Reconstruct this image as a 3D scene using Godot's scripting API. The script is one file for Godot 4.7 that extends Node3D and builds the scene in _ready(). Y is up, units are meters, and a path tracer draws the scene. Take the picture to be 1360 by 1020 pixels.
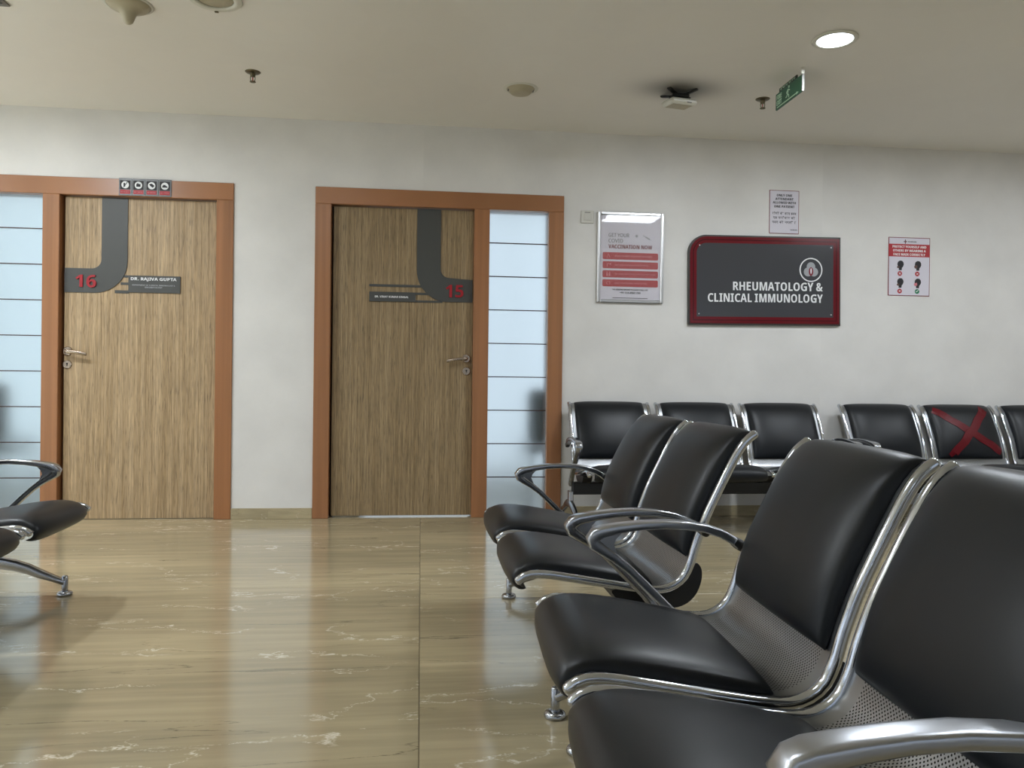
extends Node3D
# A hospital waiting area: two doors with frosted sidelights, rows of steel benches, signs, marble floor.

const CEIL := 2.668
var M := {}
var rng := RandomNumberGenerator.new()
var taken := {}
var font_bold: SystemFont
var font_reg: SystemFont

# ------------------------------------------------------------------ geometry
class Geo:
	var v := PackedVector3Array()
	var uv := PackedVector2Array()
	var sg := PackedInt32Array()

	func tri(a: Vector3, b: Vector3, c: Vector3, g := -1, ua := Vector2.ZERO, ub := Vector2.ZERO, uc := Vector2.ZERO) -> void:
		if (b - a).cross(c - a).length_squared() < 1e-16:
			return
		v.append(a); v.append(b); v.append(c)
		uv.append(ua); uv.append(ub); uv.append(uc)
		sg.append(g)

	func quad(a: Vector3, b: Vector3, c: Vector3, d: Vector3, g := -1, ua := Vector2.ZERO, ub := Vector2.ZERO, uc := Vector2.ZERO, ud := Vector2.ZERO) -> void:
		tri(a, b, c, g, ua, ub, uc)
		tri(a, c, d, g, ua, uc, ud)

	# turns every triangle from «start» on so that a closed shape faces outwards (clockwise front)
	func close(start: int) -> void:
		var mid := Vector3.ZERO
		for i in range(start, v.size()):
			mid += v[i]
		mid /= maxf(1.0, v.size() - start)
		var vol := 0.0
		for i in range(start, v.size(), 3):
			vol += (v[i] - mid).dot((v[i + 1] - mid).cross(v[i + 2] - mid))
		if vol > 0.0:
			for i in range(start, v.size(), 3):
				var t := v[i + 1]; v[i + 1] = v[i + 2]; v[i + 2] = t
				var w := uv[i + 1]; uv[i + 1] = uv[i + 2]; uv[i + 2] = w

	func box(c: Vector3, s: Vector3, bev := 0.0) -> Geo:
		var st := v.size()
		var h := s / 2.0
		var b := minf(bev, minf(h.x, minf(h.y, h.z)) * 0.98)
		# uv: metres across the face
		for ax in 3:
			for sgn in [-1.0, 1.0]:
				var u := (ax + 1) % 3
				var w := (ax + 2) % 3
				var q := []
				for k in [[-1.0, -1.0], [1.0, -1.0], [1.0, 1.0], [-1.0, 1.0]]:
					var p := Vector3.ZERO
					p[ax] = sgn * h[ax]
					p[u] = k[0] * (h[u] - b)
					p[w] = k[1] * (h[w] - b)
					q.append(p)
				if sgn < 0:
					q.reverse()
				var uvs := []
				for p in q:
					uvs.append(Vector2(p.x + c.x, -p.y - c.y) if ax == 2 else (Vector2(p.z + c.z, -p.y - c.y) if ax == 0 else Vector2(p.x + c.x, p.z + c.z)))
				quad(c + q[0], c + q[3], c + q[2], c + q[1], -1, uvs[0], uvs[3], uvs[2], uvs[1])
		if b > 0.0:
			for ax in 3:
				var u := (ax + 1) % 3
				var w := (ax + 2) % 3
				for k in [[-1.0, -1.0], [1.0, -1.0], [1.0, 1.0], [-1.0, 1.0]]:
					var a := Vector3.ZERO; var d := Vector3.ZERO
					a[u] = k[0] * h[u]; a[w] = k[1] * (h[w] - b)
					d[u] = k[0] * (h[u] - b); d[w] = k[1] * h[w]
					var e := Vector3.ZERO
					e[ax] = h[ax] - b
					if k[0] * k[1] > 0:
						quad(c + a - e, c + a + e, c + d + e, c + d - e)
					else:
						quad(c + a + e, c + a - e, c + d - e, c + d + e)
			for x in [-1.0, 1.0]:
				for y in [-1.0, 1.0]:
					for z in [-1.0, 1.0]:
						var p := Vector3(x * h.x, y * (h.y - b), z * (h.z - b))
						var q := Vector3(x * (h.x - b), y * h.y, z * (h.z - b))
						var r := Vector3(x * (h.x - b), y * (h.y - b), z * h.z)
						if x * y * z > 0:
							tri(c + p, c + r, c + q)
						else:
							tri(c + p, c + q, c + r)
		return self

	# polygon in x-y, from z0 to z1
	func prism(poly: PackedVector2Array, z0: float, z1: float, smooth := false) -> Geo:
		var st := v.size()
		var idx := Geometry2D.triangulate_polygon(poly)
		for i in range(0, idx.size(), 3):
			var a := poly[idx[i]]; var b := poly[idx[i + 1]]; var c := poly[idx[i + 2]]
			if (b - a).cross(c - a) < 0:
				var t := b; b = c; c = t
			tri(Vector3(a.x, a.y, z1), Vector3(c.x, c.y, z1), Vector3(b.x, b.y, z1), -1, a, c, b)
			tri(Vector3(a.x, a.y, z0), Vector3(b.x, b.y, z0), Vector3(c.x, c.y, z0), -1, a, b, c)
		var ccw := not Geometry2D.is_polygon_clockwise(poly)
		for i in poly.size():
			var a := poly[i]; var b := poly[(i + 1) % poly.size()]
			if ccw == false:
				var t := a; a = b; b = t
			quad(Vector3(a.x, a.y, z0), Vector3(a.x, a.y, z1), Vector3(b.x, b.y, z1), Vector3(b.x, b.y, z0), 3 if smooth else -1)
		return self

	# profile of (radius, height), turned about the y axis through c
	func lathe(prof: Array, c: Vector3, n := 24, g := 1) -> Geo:
		var st := v.size()
		for i in n:
			var a0 := TAU * i / n; var a1 := TAU * (i + 1) / n
			for k in prof.size() - 1:
				var p: Vector2 = prof[k]; var q: Vector2 = prof[k + 1]
				var gg := g + k if p.distance_to(q) > 0 and g >= 100 else g
				quad(c + Vector3(p.x * cos(a0), p.y, p.x * sin(a0)), c + Vector3(p.x * cos(a1), p.y, p.x * sin(a1)), c + Vector3(q.x * cos(a1), q.y, q.x * sin(a1)), c + Vector3(q.x * cos(a0), q.y, q.x * sin(a0)), gg)
		close(st)
		return self

	# a bar along a path that lies in a plane across «side»; sizes are (width along side, thickness); pw: 2 round ... 6 boxy
	func sweep(path: Array, side: Vector3, sizes: Array, n := 12, pw := 2.0, cap := 0.4) -> Geo:
		var st := v.size()
		var rings := []
		var m := path.size()
		for i in m:
			var t: Vector3 = (path[mini(i + 1, m - 1)] - path[maxi(i - 1, 0)]).normalized()
			var nn := side.cross(t).normalized()
			var s: Vector2 = sizes[mini(i, sizes.size() - 1)]
			var put := func(off: float, k: float):
				var ring := []
				for j in n:
					var a := TAU * j / n
					var ca := cos(a); var sa := sin(a)
					var x := signf(ca) * pow(absf(ca), 2.0 / pw) * s.x * 0.5 * k
					var y := signf(sa) * pow(absf(sa), 2.0 / pw) * s.y * 0.5 * k
					ring.append(path[i] + t * off + side * x + nn * y)
				rings.append(ring)
			var e := s.y * cap
			if i == 0 and cap > 0.0:
				put.call(-e, 0.45); put.call(-e * 0.75, 0.75); put.call(-e * 0.3, 0.95)
			put.call(0.0, 1.0)
			if i == m - 1 and cap > 0.0:
				put.call(e * 0.3, 0.95); put.call(e * 0.75, 0.75); put.call(e, 0.45)
		for i in rings.size() - 1:
			for j in n:
				var k := (j + 1) % n
				quad(rings[i][j], rings[i][k], rings[i + 1][k], rings[i + 1][j], 1, Vector2(float(j) / n, i), Vector2(float(j + 1) / n, i), Vector2(float(j + 1) / n, i + 1), Vector2(float(j) / n, i + 1))
		for e in [0, rings.size() - 1]:
			var c := Vector3.ZERO
			for p in rings[e]:
				c += p
			c /= n
			for j in n:
				if e == 0:
					tri(c, rings[e][(j + 1) % n], rings[e][j], 1)
				else:
					tri(c, rings[e][j], rings[e][(j + 1) % n], 1)
		close(st)
		return self

	# upholstery on a curve in the y-z plane (Vector2(z, y) points), spread along x from x0 to x1
	func pad(curve: Array, x0: float, x1: float, t: float, ns := 30, nl := 26, pw_a := 3.4, pw_b := 3.4, pw_l := 3.6, off := 0.004) -> Geo:
		var st := v.size()
		var pts := Geo.resample(curve, ns * 4)
		var top := []; var bot := []
		for i in ns + 1:
			var f := 0.5 - 0.5 * cos(PI * i / ns)
			f = lerpf(float(i) / ns, f, 0.75)
			var k := f * (pts.size() - 1)
			var a := int(floor(k)); var b := mini(a + 1, pts.size() - 1)
			var p: Vector2 = (pts[a] as Vector2).lerp(pts[b], k - a)
			var ta: Vector2 = (pts[mini(a + 2, pts.size() - 1)] - pts[maxi(a - 2, 0)]).normalized()
			var nrm := Vector2(ta.y, -ta.x)
			var row := []; var low := []
			for j in nl + 1:
				var w := 0.5 - 0.5 * cos(PI * j / nl)
				w = lerpf(float(j) / nl, w, 0.75)
				var S := absf(2 * f - 1); var L := absf(2 * w - 1)
				var pw_s := pw_a if f < 0.5 else pw_b
				var hh := t * pow(maxf(0.0, 1 - pow(S, pw_s)), 1.0 / pw_s) * pow(maxf(0.0, 1 - pow(L, pw_l)), 1.0 / pw_l)
				var x := lerpf(x0, x1, w)
				var q := p + nrm * (hh + off)
				row.append(Vector3(x, q.y, q.x))
				var q2 := p + nrm * off * 0.5
				low.append(Vector3(x, q2.y, q2.x))
			top.append(row); bot.append(low)
		for i in ns:
			for j in nl:
				var ua := Vector2(top[i][j].x, float(i) / ns); var ub := Vector2(top[i][j + 1].x, float(i) / ns)
				var uc := Vector2(top[i][j + 1].x, float(i + 1) / ns); var ud := Vector2(top[i][j].x, float(i + 1) / ns)
				quad(top[i][j], top[i][j + 1], top[i + 1][j + 1], top[i + 1][j], 1, ua, ub, uc, ud)
				quad(bot[i][j], bot[i + 1][j], bot[i + 1][j + 1], bot[i][j + 1], 2, ua, ud, uc, ub)
		for i in ns:
			for j in [0, nl]:
				if j == 0:
					quad(top[i][j], top[i + 1][j], bot[i + 1][j], bot[i][j], 1)
				else:
					quad(top[i][j], bot[i][j], bot[i + 1][j], top[i + 1][j], 1)
		for j in nl:
			for i in [0, ns]:
				if i == 0:
					quad(top[i][j], bot[i][j], bot[i][j + 1], top[i][j + 1], 1)
				else:
					quad(top[i][j], top[i][j + 1], bot[i][j + 1], bot[i][j], 1)
		close(st)
		return self

	# sheet of metal on a curve in the y-z plane
	func sheet(curve: Array, x0: float, x1: float, t: float) -> Geo:
		var st := v.size()
		var len := 0.0
		for i in curve.size() - 1:
			var a: Vector2 = curve[i]; var b: Vector2 = curve[i + 1]
			var ta: Vector2 = (curve[i + 1] - curve[maxi(i - 1, 0)]).normalized()
			var tb: Vector2 = (curve[mini(i + 2, curve.size() - 1)] - curve[i]).normalized()
			var na := Vector2(ta.y, -ta.x) * t; var nb := Vector2(tb.y, -tb.x) * t
			var l2 := len + a.distance_to(b)
			var P := func(x: float, p: Vector2) -> Vector3: return Vector3(x, p.y, p.x)
			quad(P.call(x0, a + na), P.call(x1, a + na), P.call(x1, b + nb), P.call(x0, b + nb), 1, Vector2(x0, len), Vector2(x1, len), Vector2(x1, l2), Vector2(x0, l2))
			quad(P.call(x0, a), P.call(x0, b), P.call(x1, b), P.call(x1, a), 2, Vector2(x0, len), Vector2(x0, l2), Vector2(x1, l2), Vector2(x1, len))
			quad(P.call(x0, a), P.call(x0, a + na), P.call(x0, b + nb), P.call(x0, b), -1)
			quad(P.call(x1, a), P.call(x1, b), P.call(x1, b + nb), P.call(x1, a + na), -1)
			if i == 0:
				quad(P.call(x0, a), P.call(x1, a), P.call(x1, a + na), P.call(x0, a + na), -1)
			if i == curve.size() - 2:
				quad(P.call(x0, b), P.call(x0, b + nb), P.call(x1, b + nb), P.call(x1, b), -1)
			len = l2
		close(st)
		return self

	static func resample(c: Array, n: int) -> Array:
		# Catmull-Rom through the points, then even spacing
		var fine := []
		for i in c.size() - 1:
			var p0: Vector2 = c[maxi(i - 1, 0)]; var p1: Vector2 = c[i]; var p2: Vector2 = c[i + 1]; var p3: Vector2 = c[mini(i + 2, c.size() - 1)]
			for k in 8:
				fine.append(p1.cubic_interpolate(p2, p0, p3, k / 8.0))
		fine.append(c[-1])
		var total := 0.0
		for i in fine.size() - 1:
			total += fine[i].distance_to(fine[i + 1])
		var out := [fine[0]]
		var at := 0.0; var want := total / n; var i := 0
		while i < fine.size() - 1 and out.size() < n:
			var d: float = fine[i].distance_to(fine[i + 1])
			while at + d >= want * out.size() and out.size() < n:
				out.append(fine[i].lerp(fine[i + 1], (want * out.size() - at) / maxf(d, 1e-9)))
			at += d
			i += 1
		out.append(fine[-1])
		return out

	func mesh(into: ArrayMesh = null) -> ArrayMesh:
		var s := SurfaceTool.new()
		s.begin(Mesh.PRIMITIVE_TRIANGLES)
		for i in v.size():
			s.set_smooth_group(sg[i / 3])
			s.set_uv(uv[i])
			s.add_vertex(v[i])
		s.generate_normals()
		s.index()
		return s.commit(into) if into else s.commit()

# ------------------------------------------------------------------ scene helpers
func numbered(called: String) -> String:
	var n: int = taken.get(called, 0)
	taken[called] = n + 1
	return called if n == 0 else "%s_%03d" % [called, n]

func part(called: String, g, m: Material, parent: Node3D, at := Vector3.ZERO) -> MeshInstance3D:
	var o := MeshInstance3D.new()
	o.name = called
	o.mesh = g.mesh() if g is Geo else g
	if m:
		o.material_override = m
	o.position = at
	parent.add_child(o, true)
	return o

func thing(called: String, label: String, category: String, at := Vector3.ZERO, turn := 0.0, group := "") -> Node3D:
	var o := Node3D.new()
	o.name = numbered(called)
	add_child(o, true)
	o.position = at
	o.rotation.y = turn
	o.set_meta("label", label)
	o.set_meta("category", category)
	if group:
		o.set_meta("group", group)
	return o

func struct(called: String, label: String, category: String, g = null, m: Material = null) -> Node3D:
	var o: Node3D
	if g:
		o = MeshInstance3D.new()
		o.mesh = g.mesh() if g is Geo else g
		o.material_override = m
	else:
		o = Node3D.new()
	o.name = called
	add_child(o, true)
	o.set_meta("kind", "structure")
	o.set_meta("label", label)
	o.set_meta("category", category)
	return o

func mat(name_: String, c: Color, rough := 0.5, metal := 0.0) -> StandardMaterial3D:
	var m := StandardMaterial3D.new()
	m.resource_name = name_
	m.albedo_color = c
	m.roughness = rough
	m.metallic = metal
	M[name_] = m
	return m

func rgb(r: int, g: int, b: int) -> Color:
	return Color(r / 255.0, g / 255.0, b / 255.0)

# flat raised lettering, fitted into a width (and height of capitals) and centred or right-aligned at «at»; faces +z
func lettering(called: String, text: String, m: Material, parent: Node3D, at: Vector3, width: float, cap_h: float, align := 0.5, depth := 0.0012, bold := true) -> MeshInstance3D:
	var t := TextMesh.new()
	t.text = text
	t.font = font_bold if bold else font_reg
	t.font_size = 32
	t.pixel_size = 0.01
	t.depth = depth * 4.0
	t.curve_step = 1.5
	t.horizontal_alignment = HORIZONTAL_ALIGNMENT_LEFT
	var o := MeshInstance3D.new()
	o.name = called
	o.mesh = t
	o.material_override = m
	var bb := t.get_aabb()
	var sx := width / maxf(bb.size.x, 1e-6) if width > 0 else cap_h / maxf(bb.size.y, 1e-6)
	var sy := cap_h / maxf(bb.size.y, 1e-6)
	o.scale = Vector3(sx, sy, 0.25)
	o.position = at - Vector3((bb.position.x + bb.size.x * align) * sx, bb.position.y * sy, bb.position.z * 0.25)
	parent.add_child(o, true)
	return o

# rough Devanagari strokes: words as lists of letters, each letter a list of polylines in a unit box under its head line
const DEV := {
	"ra": [[0.3, 1, 0.5, 0.9, 0.5, 0.65, 0.2, 0.55, 0.6, 0.1]],
	"o": [[0.5, 1, 0.5, 0], [0.5, 1, 0.2, 1.35]],
	"ga": [[0.25, 1, 0.25, 0.45, 0.1, 0.4], [0.7, 1, 0.7, 0]],
	"ii": [[0.5, 1, 0.5, 0], [0.5, 1, 0.35, 1.3, 0.05, 1.25]],
	"ka": [[0.5, 1, 0.5, 0], [0.5, 0.6, 0.2, 0.7, 0.1, 0.45, 0.3, 0.3, 0.5, 0.5], [0.5, 0.6, 0.8, 0.65, 0.85, 0.35, 0.75, 0.2]],
	"e": [[0.1, 1, -0.2, 1.35]],
	"sa": [[0.25, 1, 0.35, 0.7, 0.1, 0.5, 0.45, 0.1], [0.3, 0.5, 0.75, 0.5], [0.75, 1, 0.75, 0]],
	"aa": [[0.4, 1, 0.4, 0]],
	"tha": [[0.2, 0.9, 0.35, 0.75, 0.15, 0.5, 0.4, 0.3, 0.7, 0.4], [0.75, 1, 0.75, 0]],
	"va": [[0.7, 1, 0.7, 0], [0.7, 0.6, 0.3, 0.7, 0.15, 0.45, 0.4, 0.25, 0.7, 0.4]],
	"la": [[0.75, 1, 0.75, 0], [0.75, 0.6, 0.5, 0.7, 0.45, 0.3], [0.45, 0.6, 0.2, 0.65, 0.1, 0.35]],
	"ea": [[0.2, 1, 0.25, 0.5, 0.65, 0.45], [0.6, 1, 0.6, 0.2, 0.8, 0]],
	"pa": [[0.2, 1, 0.25, 0.45, 0.7, 0.5], [0.7, 1, 0.7, 0]],
	"i": [[0.3, 1, 0.3, 0], [0.3, 1, 0.5, 1.35, 0.9, 1.05]],
	"ca": [[0.1, 0.65, 0.5, 0.7, 0.4, 0.3, 0.75, 0.4], [0.75, 1, 0.75, 0]],
	"sha": [[0.2, 0.95, 0.45, 0.8, 0.2, 0.55, 0.45, 0.1], [0.75, 1, 0.75, 0]],
	"na": [[0.15, 0.5, 0.75, 0.5], [0.75, 1, 0.75, 0]],
	"ma": [[0.25, 1, 0.25, 0.4, 0.1, 0.3], [0.25, 0.45, 0.75, 0.45], [0.75, 1, 0.75, 0]],
	"ta": [[0.75, 1, 0.75, 0], [0.75, 0.6, 0.35, 0.6, 0.15, 0.3, 0.3, 0.05]],
	"ha": [[0.5, 1, 0.5, 0.8, 0.2, 0.6, 0.55, 0.45, 0.3, 0.2, 0.6, 0]],
}
func hindi(called: String, words: Array, m: Material, parent: Node3D, at: Vector3, width: float, h: float) -> void:
	var n := 0.0
	for w in words:
		n += w.size() * 0.85 + 0.5
	n -= 0.5
	var g := Geo.new()
	var s := width / n
	var x := -width / 2
	var th := h * 0.13
	for w in words:
		g.box(Vector3(x + w.size() * 0.85 * s * 0.5, h, 0), Vector3(w.size() * 0.85 * s, th, 0.0012))
		for l in w:
			for line in DEV[l]:
				for k in range(0, line.size() - 2, 2):
					var a := Vector2(x + line[k] * s * 0.85, line[k + 1] * h)
					var b := Vector2(x + line[k + 2] * s * 0.85, line[k + 3] * h)
					var d := (b - a).normalized() * th * 0.5
					var q := Vector2(-d.y, d.x)
					g.prism(PackedVector2Array([a + q - d * 0.5, b + q + d * 0.5, b - q + d * 0.5, a - q - d * 0.5]), -0.0006, 0.0006)
			x += 0.85 * s
		x += 0.5 * s
	part(called, g, m, parent, at)

func disc_poly(c: Vector2, r: float, n := 28, ry := -1.0) -> PackedVector2Array:
	var p := PackedVector2Array()
	for i in n:
		p.append(c + Vector2(cos(TAU * i / n) * r, sin(TAU * i / n) * (r if ry < 0 else ry)))
	return p

func round_rect(a: Vector2, b: Vector2, r: float, n := 6) -> PackedVector2Array:
	var p := PackedVector2Array()
	var cs := [Vector2(b.x - r, b.y - r), Vector2(a.x + r, b.y - r), Vector2(a.x + r, a.y + r), Vector2(b.x - r, a.y + r)]
	for k in 4:
		for i in n + 1:
			var t := PI / 2 * (k + float(i) / n)
			p.append(cs[k] + Vector2(cos(t), sin(t)) * r)
	return p

# ------------------------------------------------------------------ textures
func noise_img(w: int, h: int, freq: float, seed_: int, oct := 4, kind := FastNoiseLite.TYPE_SIMPLEX_SMOOTH, warp := 0.0) -> Image:
	var n := FastNoiseLite.new()
	n.seed = seed_
	n.noise_type = kind
	n.frequency = freq
	n.fractal_octaves = oct
	if warp > 0.0:
		n.domain_warp_enabled = true
		n.domain_warp_amplitude = warp
		n.domain_warp_frequency = freq * 1.5
		n.domain_warp_fractal_octaves = 3
	return n.get_image(w, h, false, false, true)

func marble_texture() -> ImageTexture:
	var w := 1536; var h := 1024
	var cloud := noise_img(96, 256, 0.012, 11, 5); cloud.resize(w, h, Image.INTERPOLATE_CUBIC)
	var streak := noise_img(128, 1024, 0.035, 12, 4); streak.resize(w, h, Image.INTERPOLATE_CUBIC)
	var dark := noise_img(200, 1024, 0.0052, 13, 4, FastNoiseLite.TYPE_SIMPLEX_SMOOTH, 22.0); dark.resize(w, h, Image.INTERPOLATE_CUBIC)
	var white := noise_img(768, 1024, 0.006, 14, 5, FastNoiseLite.TYPE_SIMPLEX_SMOOTH, 45.0); white.resize(w, h, Image.INTERPOLATE_CUBIC)
	var mask := noise_img(192, 256, 0.018, 15, 3); mask.resize(w, h, Image.INTERPOLATE_CUBIC)
	var A := cloud.get_data(); var B := streak.get_data(); var D := dark.get_data(); var W := white.get_data(); var K := mask.get_data()
	var out := PackedByteArray(); out.resize(w * h * 3)
	for i in w * h:
		var a := A[i] / 255.0 - 0.5
		var b := B[i] / 255.0 - 0.5
		var t := 1.0 + a * 0.20 + b * 0.13
		var d := absf(D[i] - 127.0)
		var k := K[i] / 255.0
		if d < 2.2:
			t -= (2.2 - d) * 0.13 * clampf(1.6 - 2.2 * k, 0.0, 1.0)
		var wv := absf(W[i] - 132.0)
		var lift := 0.0
		if k > 0.44 and wv < 3.6:
			lift = (3.6 - wv) / 3.6 * clampf((k - 0.44) * 6.0, 0.0, 1.0) * 0.85
		var r := lerpf(166.0 * t, 228.0, lift); var g := lerpf(153.0 * t, 220.0, lift); var bl := lerpf(123.0 * t, 204.0, lift)
		out[i * 3] = int(clampf(r, 0, 255)); out[i * 3 + 1] = int(clampf(g, 0, 255)); out[i * 3 + 2] = int(clampf(bl, 0, 255))
	return ImageTexture.create_from_image(Image.create_from_data(w, h, false, Image.FORMAT_RGB8, out))

func door_texture() -> ImageTexture:
	var w := 768; var h := 1024
	var fine := noise_img(768, 48, 0.16, 21, 3); fine.resize(w, h, Image.INTERPOLATE_CUBIC)
	var mid := noise_img(768, 20, 0.05, 22, 3); mid.resize(w, h, Image.INTERPOLATE_CUBIC)
	var pore := noise_img(768, 90, 0.22, 23, 2); pore.resize(w, h, Image.INTERPOLATE_CUBIC)
	var A := fine.get_data(); var B := mid.get_data(); var C := pore.get_data()
	var out := PackedByteArray(); out.resize(w * h * 3)
	for i in w * h:
		var t := 1.0 + (A[i] / 255.0 - 0.5) * 0.36 + (B[i] / 255.0 - 0.5) * 0.22
		var c := C[i]
		if c < 92:
			t -= (92 - c) / 92.0 * 0.34
		var y := (B[i] / 255.0 - 0.5) * 14.0
		out[i * 3] = int(clampf(168.0 * t, 0, 255)); out[i * 3 + 1] = int(clampf(143.0 * t + y * 0.4, 0, 255)); out[i * 3 + 2] = int(clampf(108.0 * t + y, 0, 255))
	return ImageTexture.create_from_image(Image.create_from_data(w, h, false, Image.FORMAT_RGB8, out))

func frame_texture() -> ImageTexture:
	var w := 256; var h := 512
	var a := noise_img(256, 24, 0.03, 31, 4); a.resize(w, h, Image.INTERPOLATE_CUBIC)
	var A := a.get_data()
	var out := PackedByteArray(); out.resize(w * h * 3)
	for i in w * h:
		var t := 1.0 + (A[i] / 255.0 - 0.5) * 0.16
		out[i * 3] = int(156.0 * t); out[i * 3 + 1] = int(107.0 * t); out[i * 3 + 2] = int(70.0 * t)
	return ImageTexture.create_from_image(Image.create_from_data(w, h, false, Image.FORMAT_RGB8, out))

func wall_texture() -> ImageTexture:
	var w := 512; var h := 512
	var a := noise_img(w, h, 0.01, 41, 5)
	var A := a.get_data()
	var out := PackedByteArray(); out.resize(w * h * 3)
	for i in w * h:
		var t := 1.0 + (A[i] / 255.0 - 0.5) * 0.05
		out[i * 3] = int(clampf(222.0 * t, 0, 255)); out[i * 3 + 1] = int(clampf(220.0 * t, 0, 255)); out[i * 3 + 2] = int(clampf(217.0 * t, 0, 255))
	return ImageTexture.create_from_image(Image.create_from_data(w, h, false, Image.FORMAT_RGB8, out))

# ceiling paint, with a soft dark patch around the access point
func ceiling_texture(x0: float, z0: float, sx: float, sz: float) -> ImageTexture:
	var w := 1024; var h := 1024
	var a := noise_img(w, h, 0.006, 51, 4)
	var A := a.get_data()
	var out := PackedByteArray(); out.resize(w * h * 3)
	for j in h:
		var z := z0 + sz * (j + 0.5) / h
		for i in w:
			var x := x0 + sx * (i + 0.5) / w
			var t := 1.0 + (A[j * w + i] / 255.0 - 0.5) * 0.03
			var dx := (x - 1.5) / 0.26; var dz := (z - 0.9) / 0.17
			var d := dx * dx + dz * dz
			if d < 4.0:
				t *= 1.0 - 0.5 * exp(-d * 1.6)
			out[(j * w + i) * 3] = int(232.0 * t); out[(j * w + i) * 3 + 1] = int(228.0 * t); out[(j * w + i) * 3 + 2] = int(220.0 * t)
	return ImageTexture.create_from_image(Image.create_from_data(w, h, false, Image.FORMAT_RGB8, out))

func perforated_texture() -> Array:
	var n := 64
	var im := Image.create(n, n, false, Image.FORMAT_RGB8)
	var hm := Image.create(n, n, false, Image.FORMAT_RGB8)
	for j in n:
		for i in n:
			var d := 99.0
			for c in [Vector2(16, 16), Vector2(48, 48), Vector2(-16, 48), Vector2(16, 80), Vector2(80, 16), Vector2(48, -16)]:
				d = minf(d, Vector2(i + 0.5, j + 0.5).distance_to(c))
			var f := clampf((d - 10.5) / 3.0, 0.0, 1.0)
			im.set_pixel(i, j, Color(0.16, 0.155, 0.15).lerp(Color(0.68, 0.69, 0.70), f))
			hm.set_pixel(i, j, Color(f, f, f))
	return [ImageTexture.create_from_image(im), ImageTexture.create_from_image(hm)]

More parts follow.
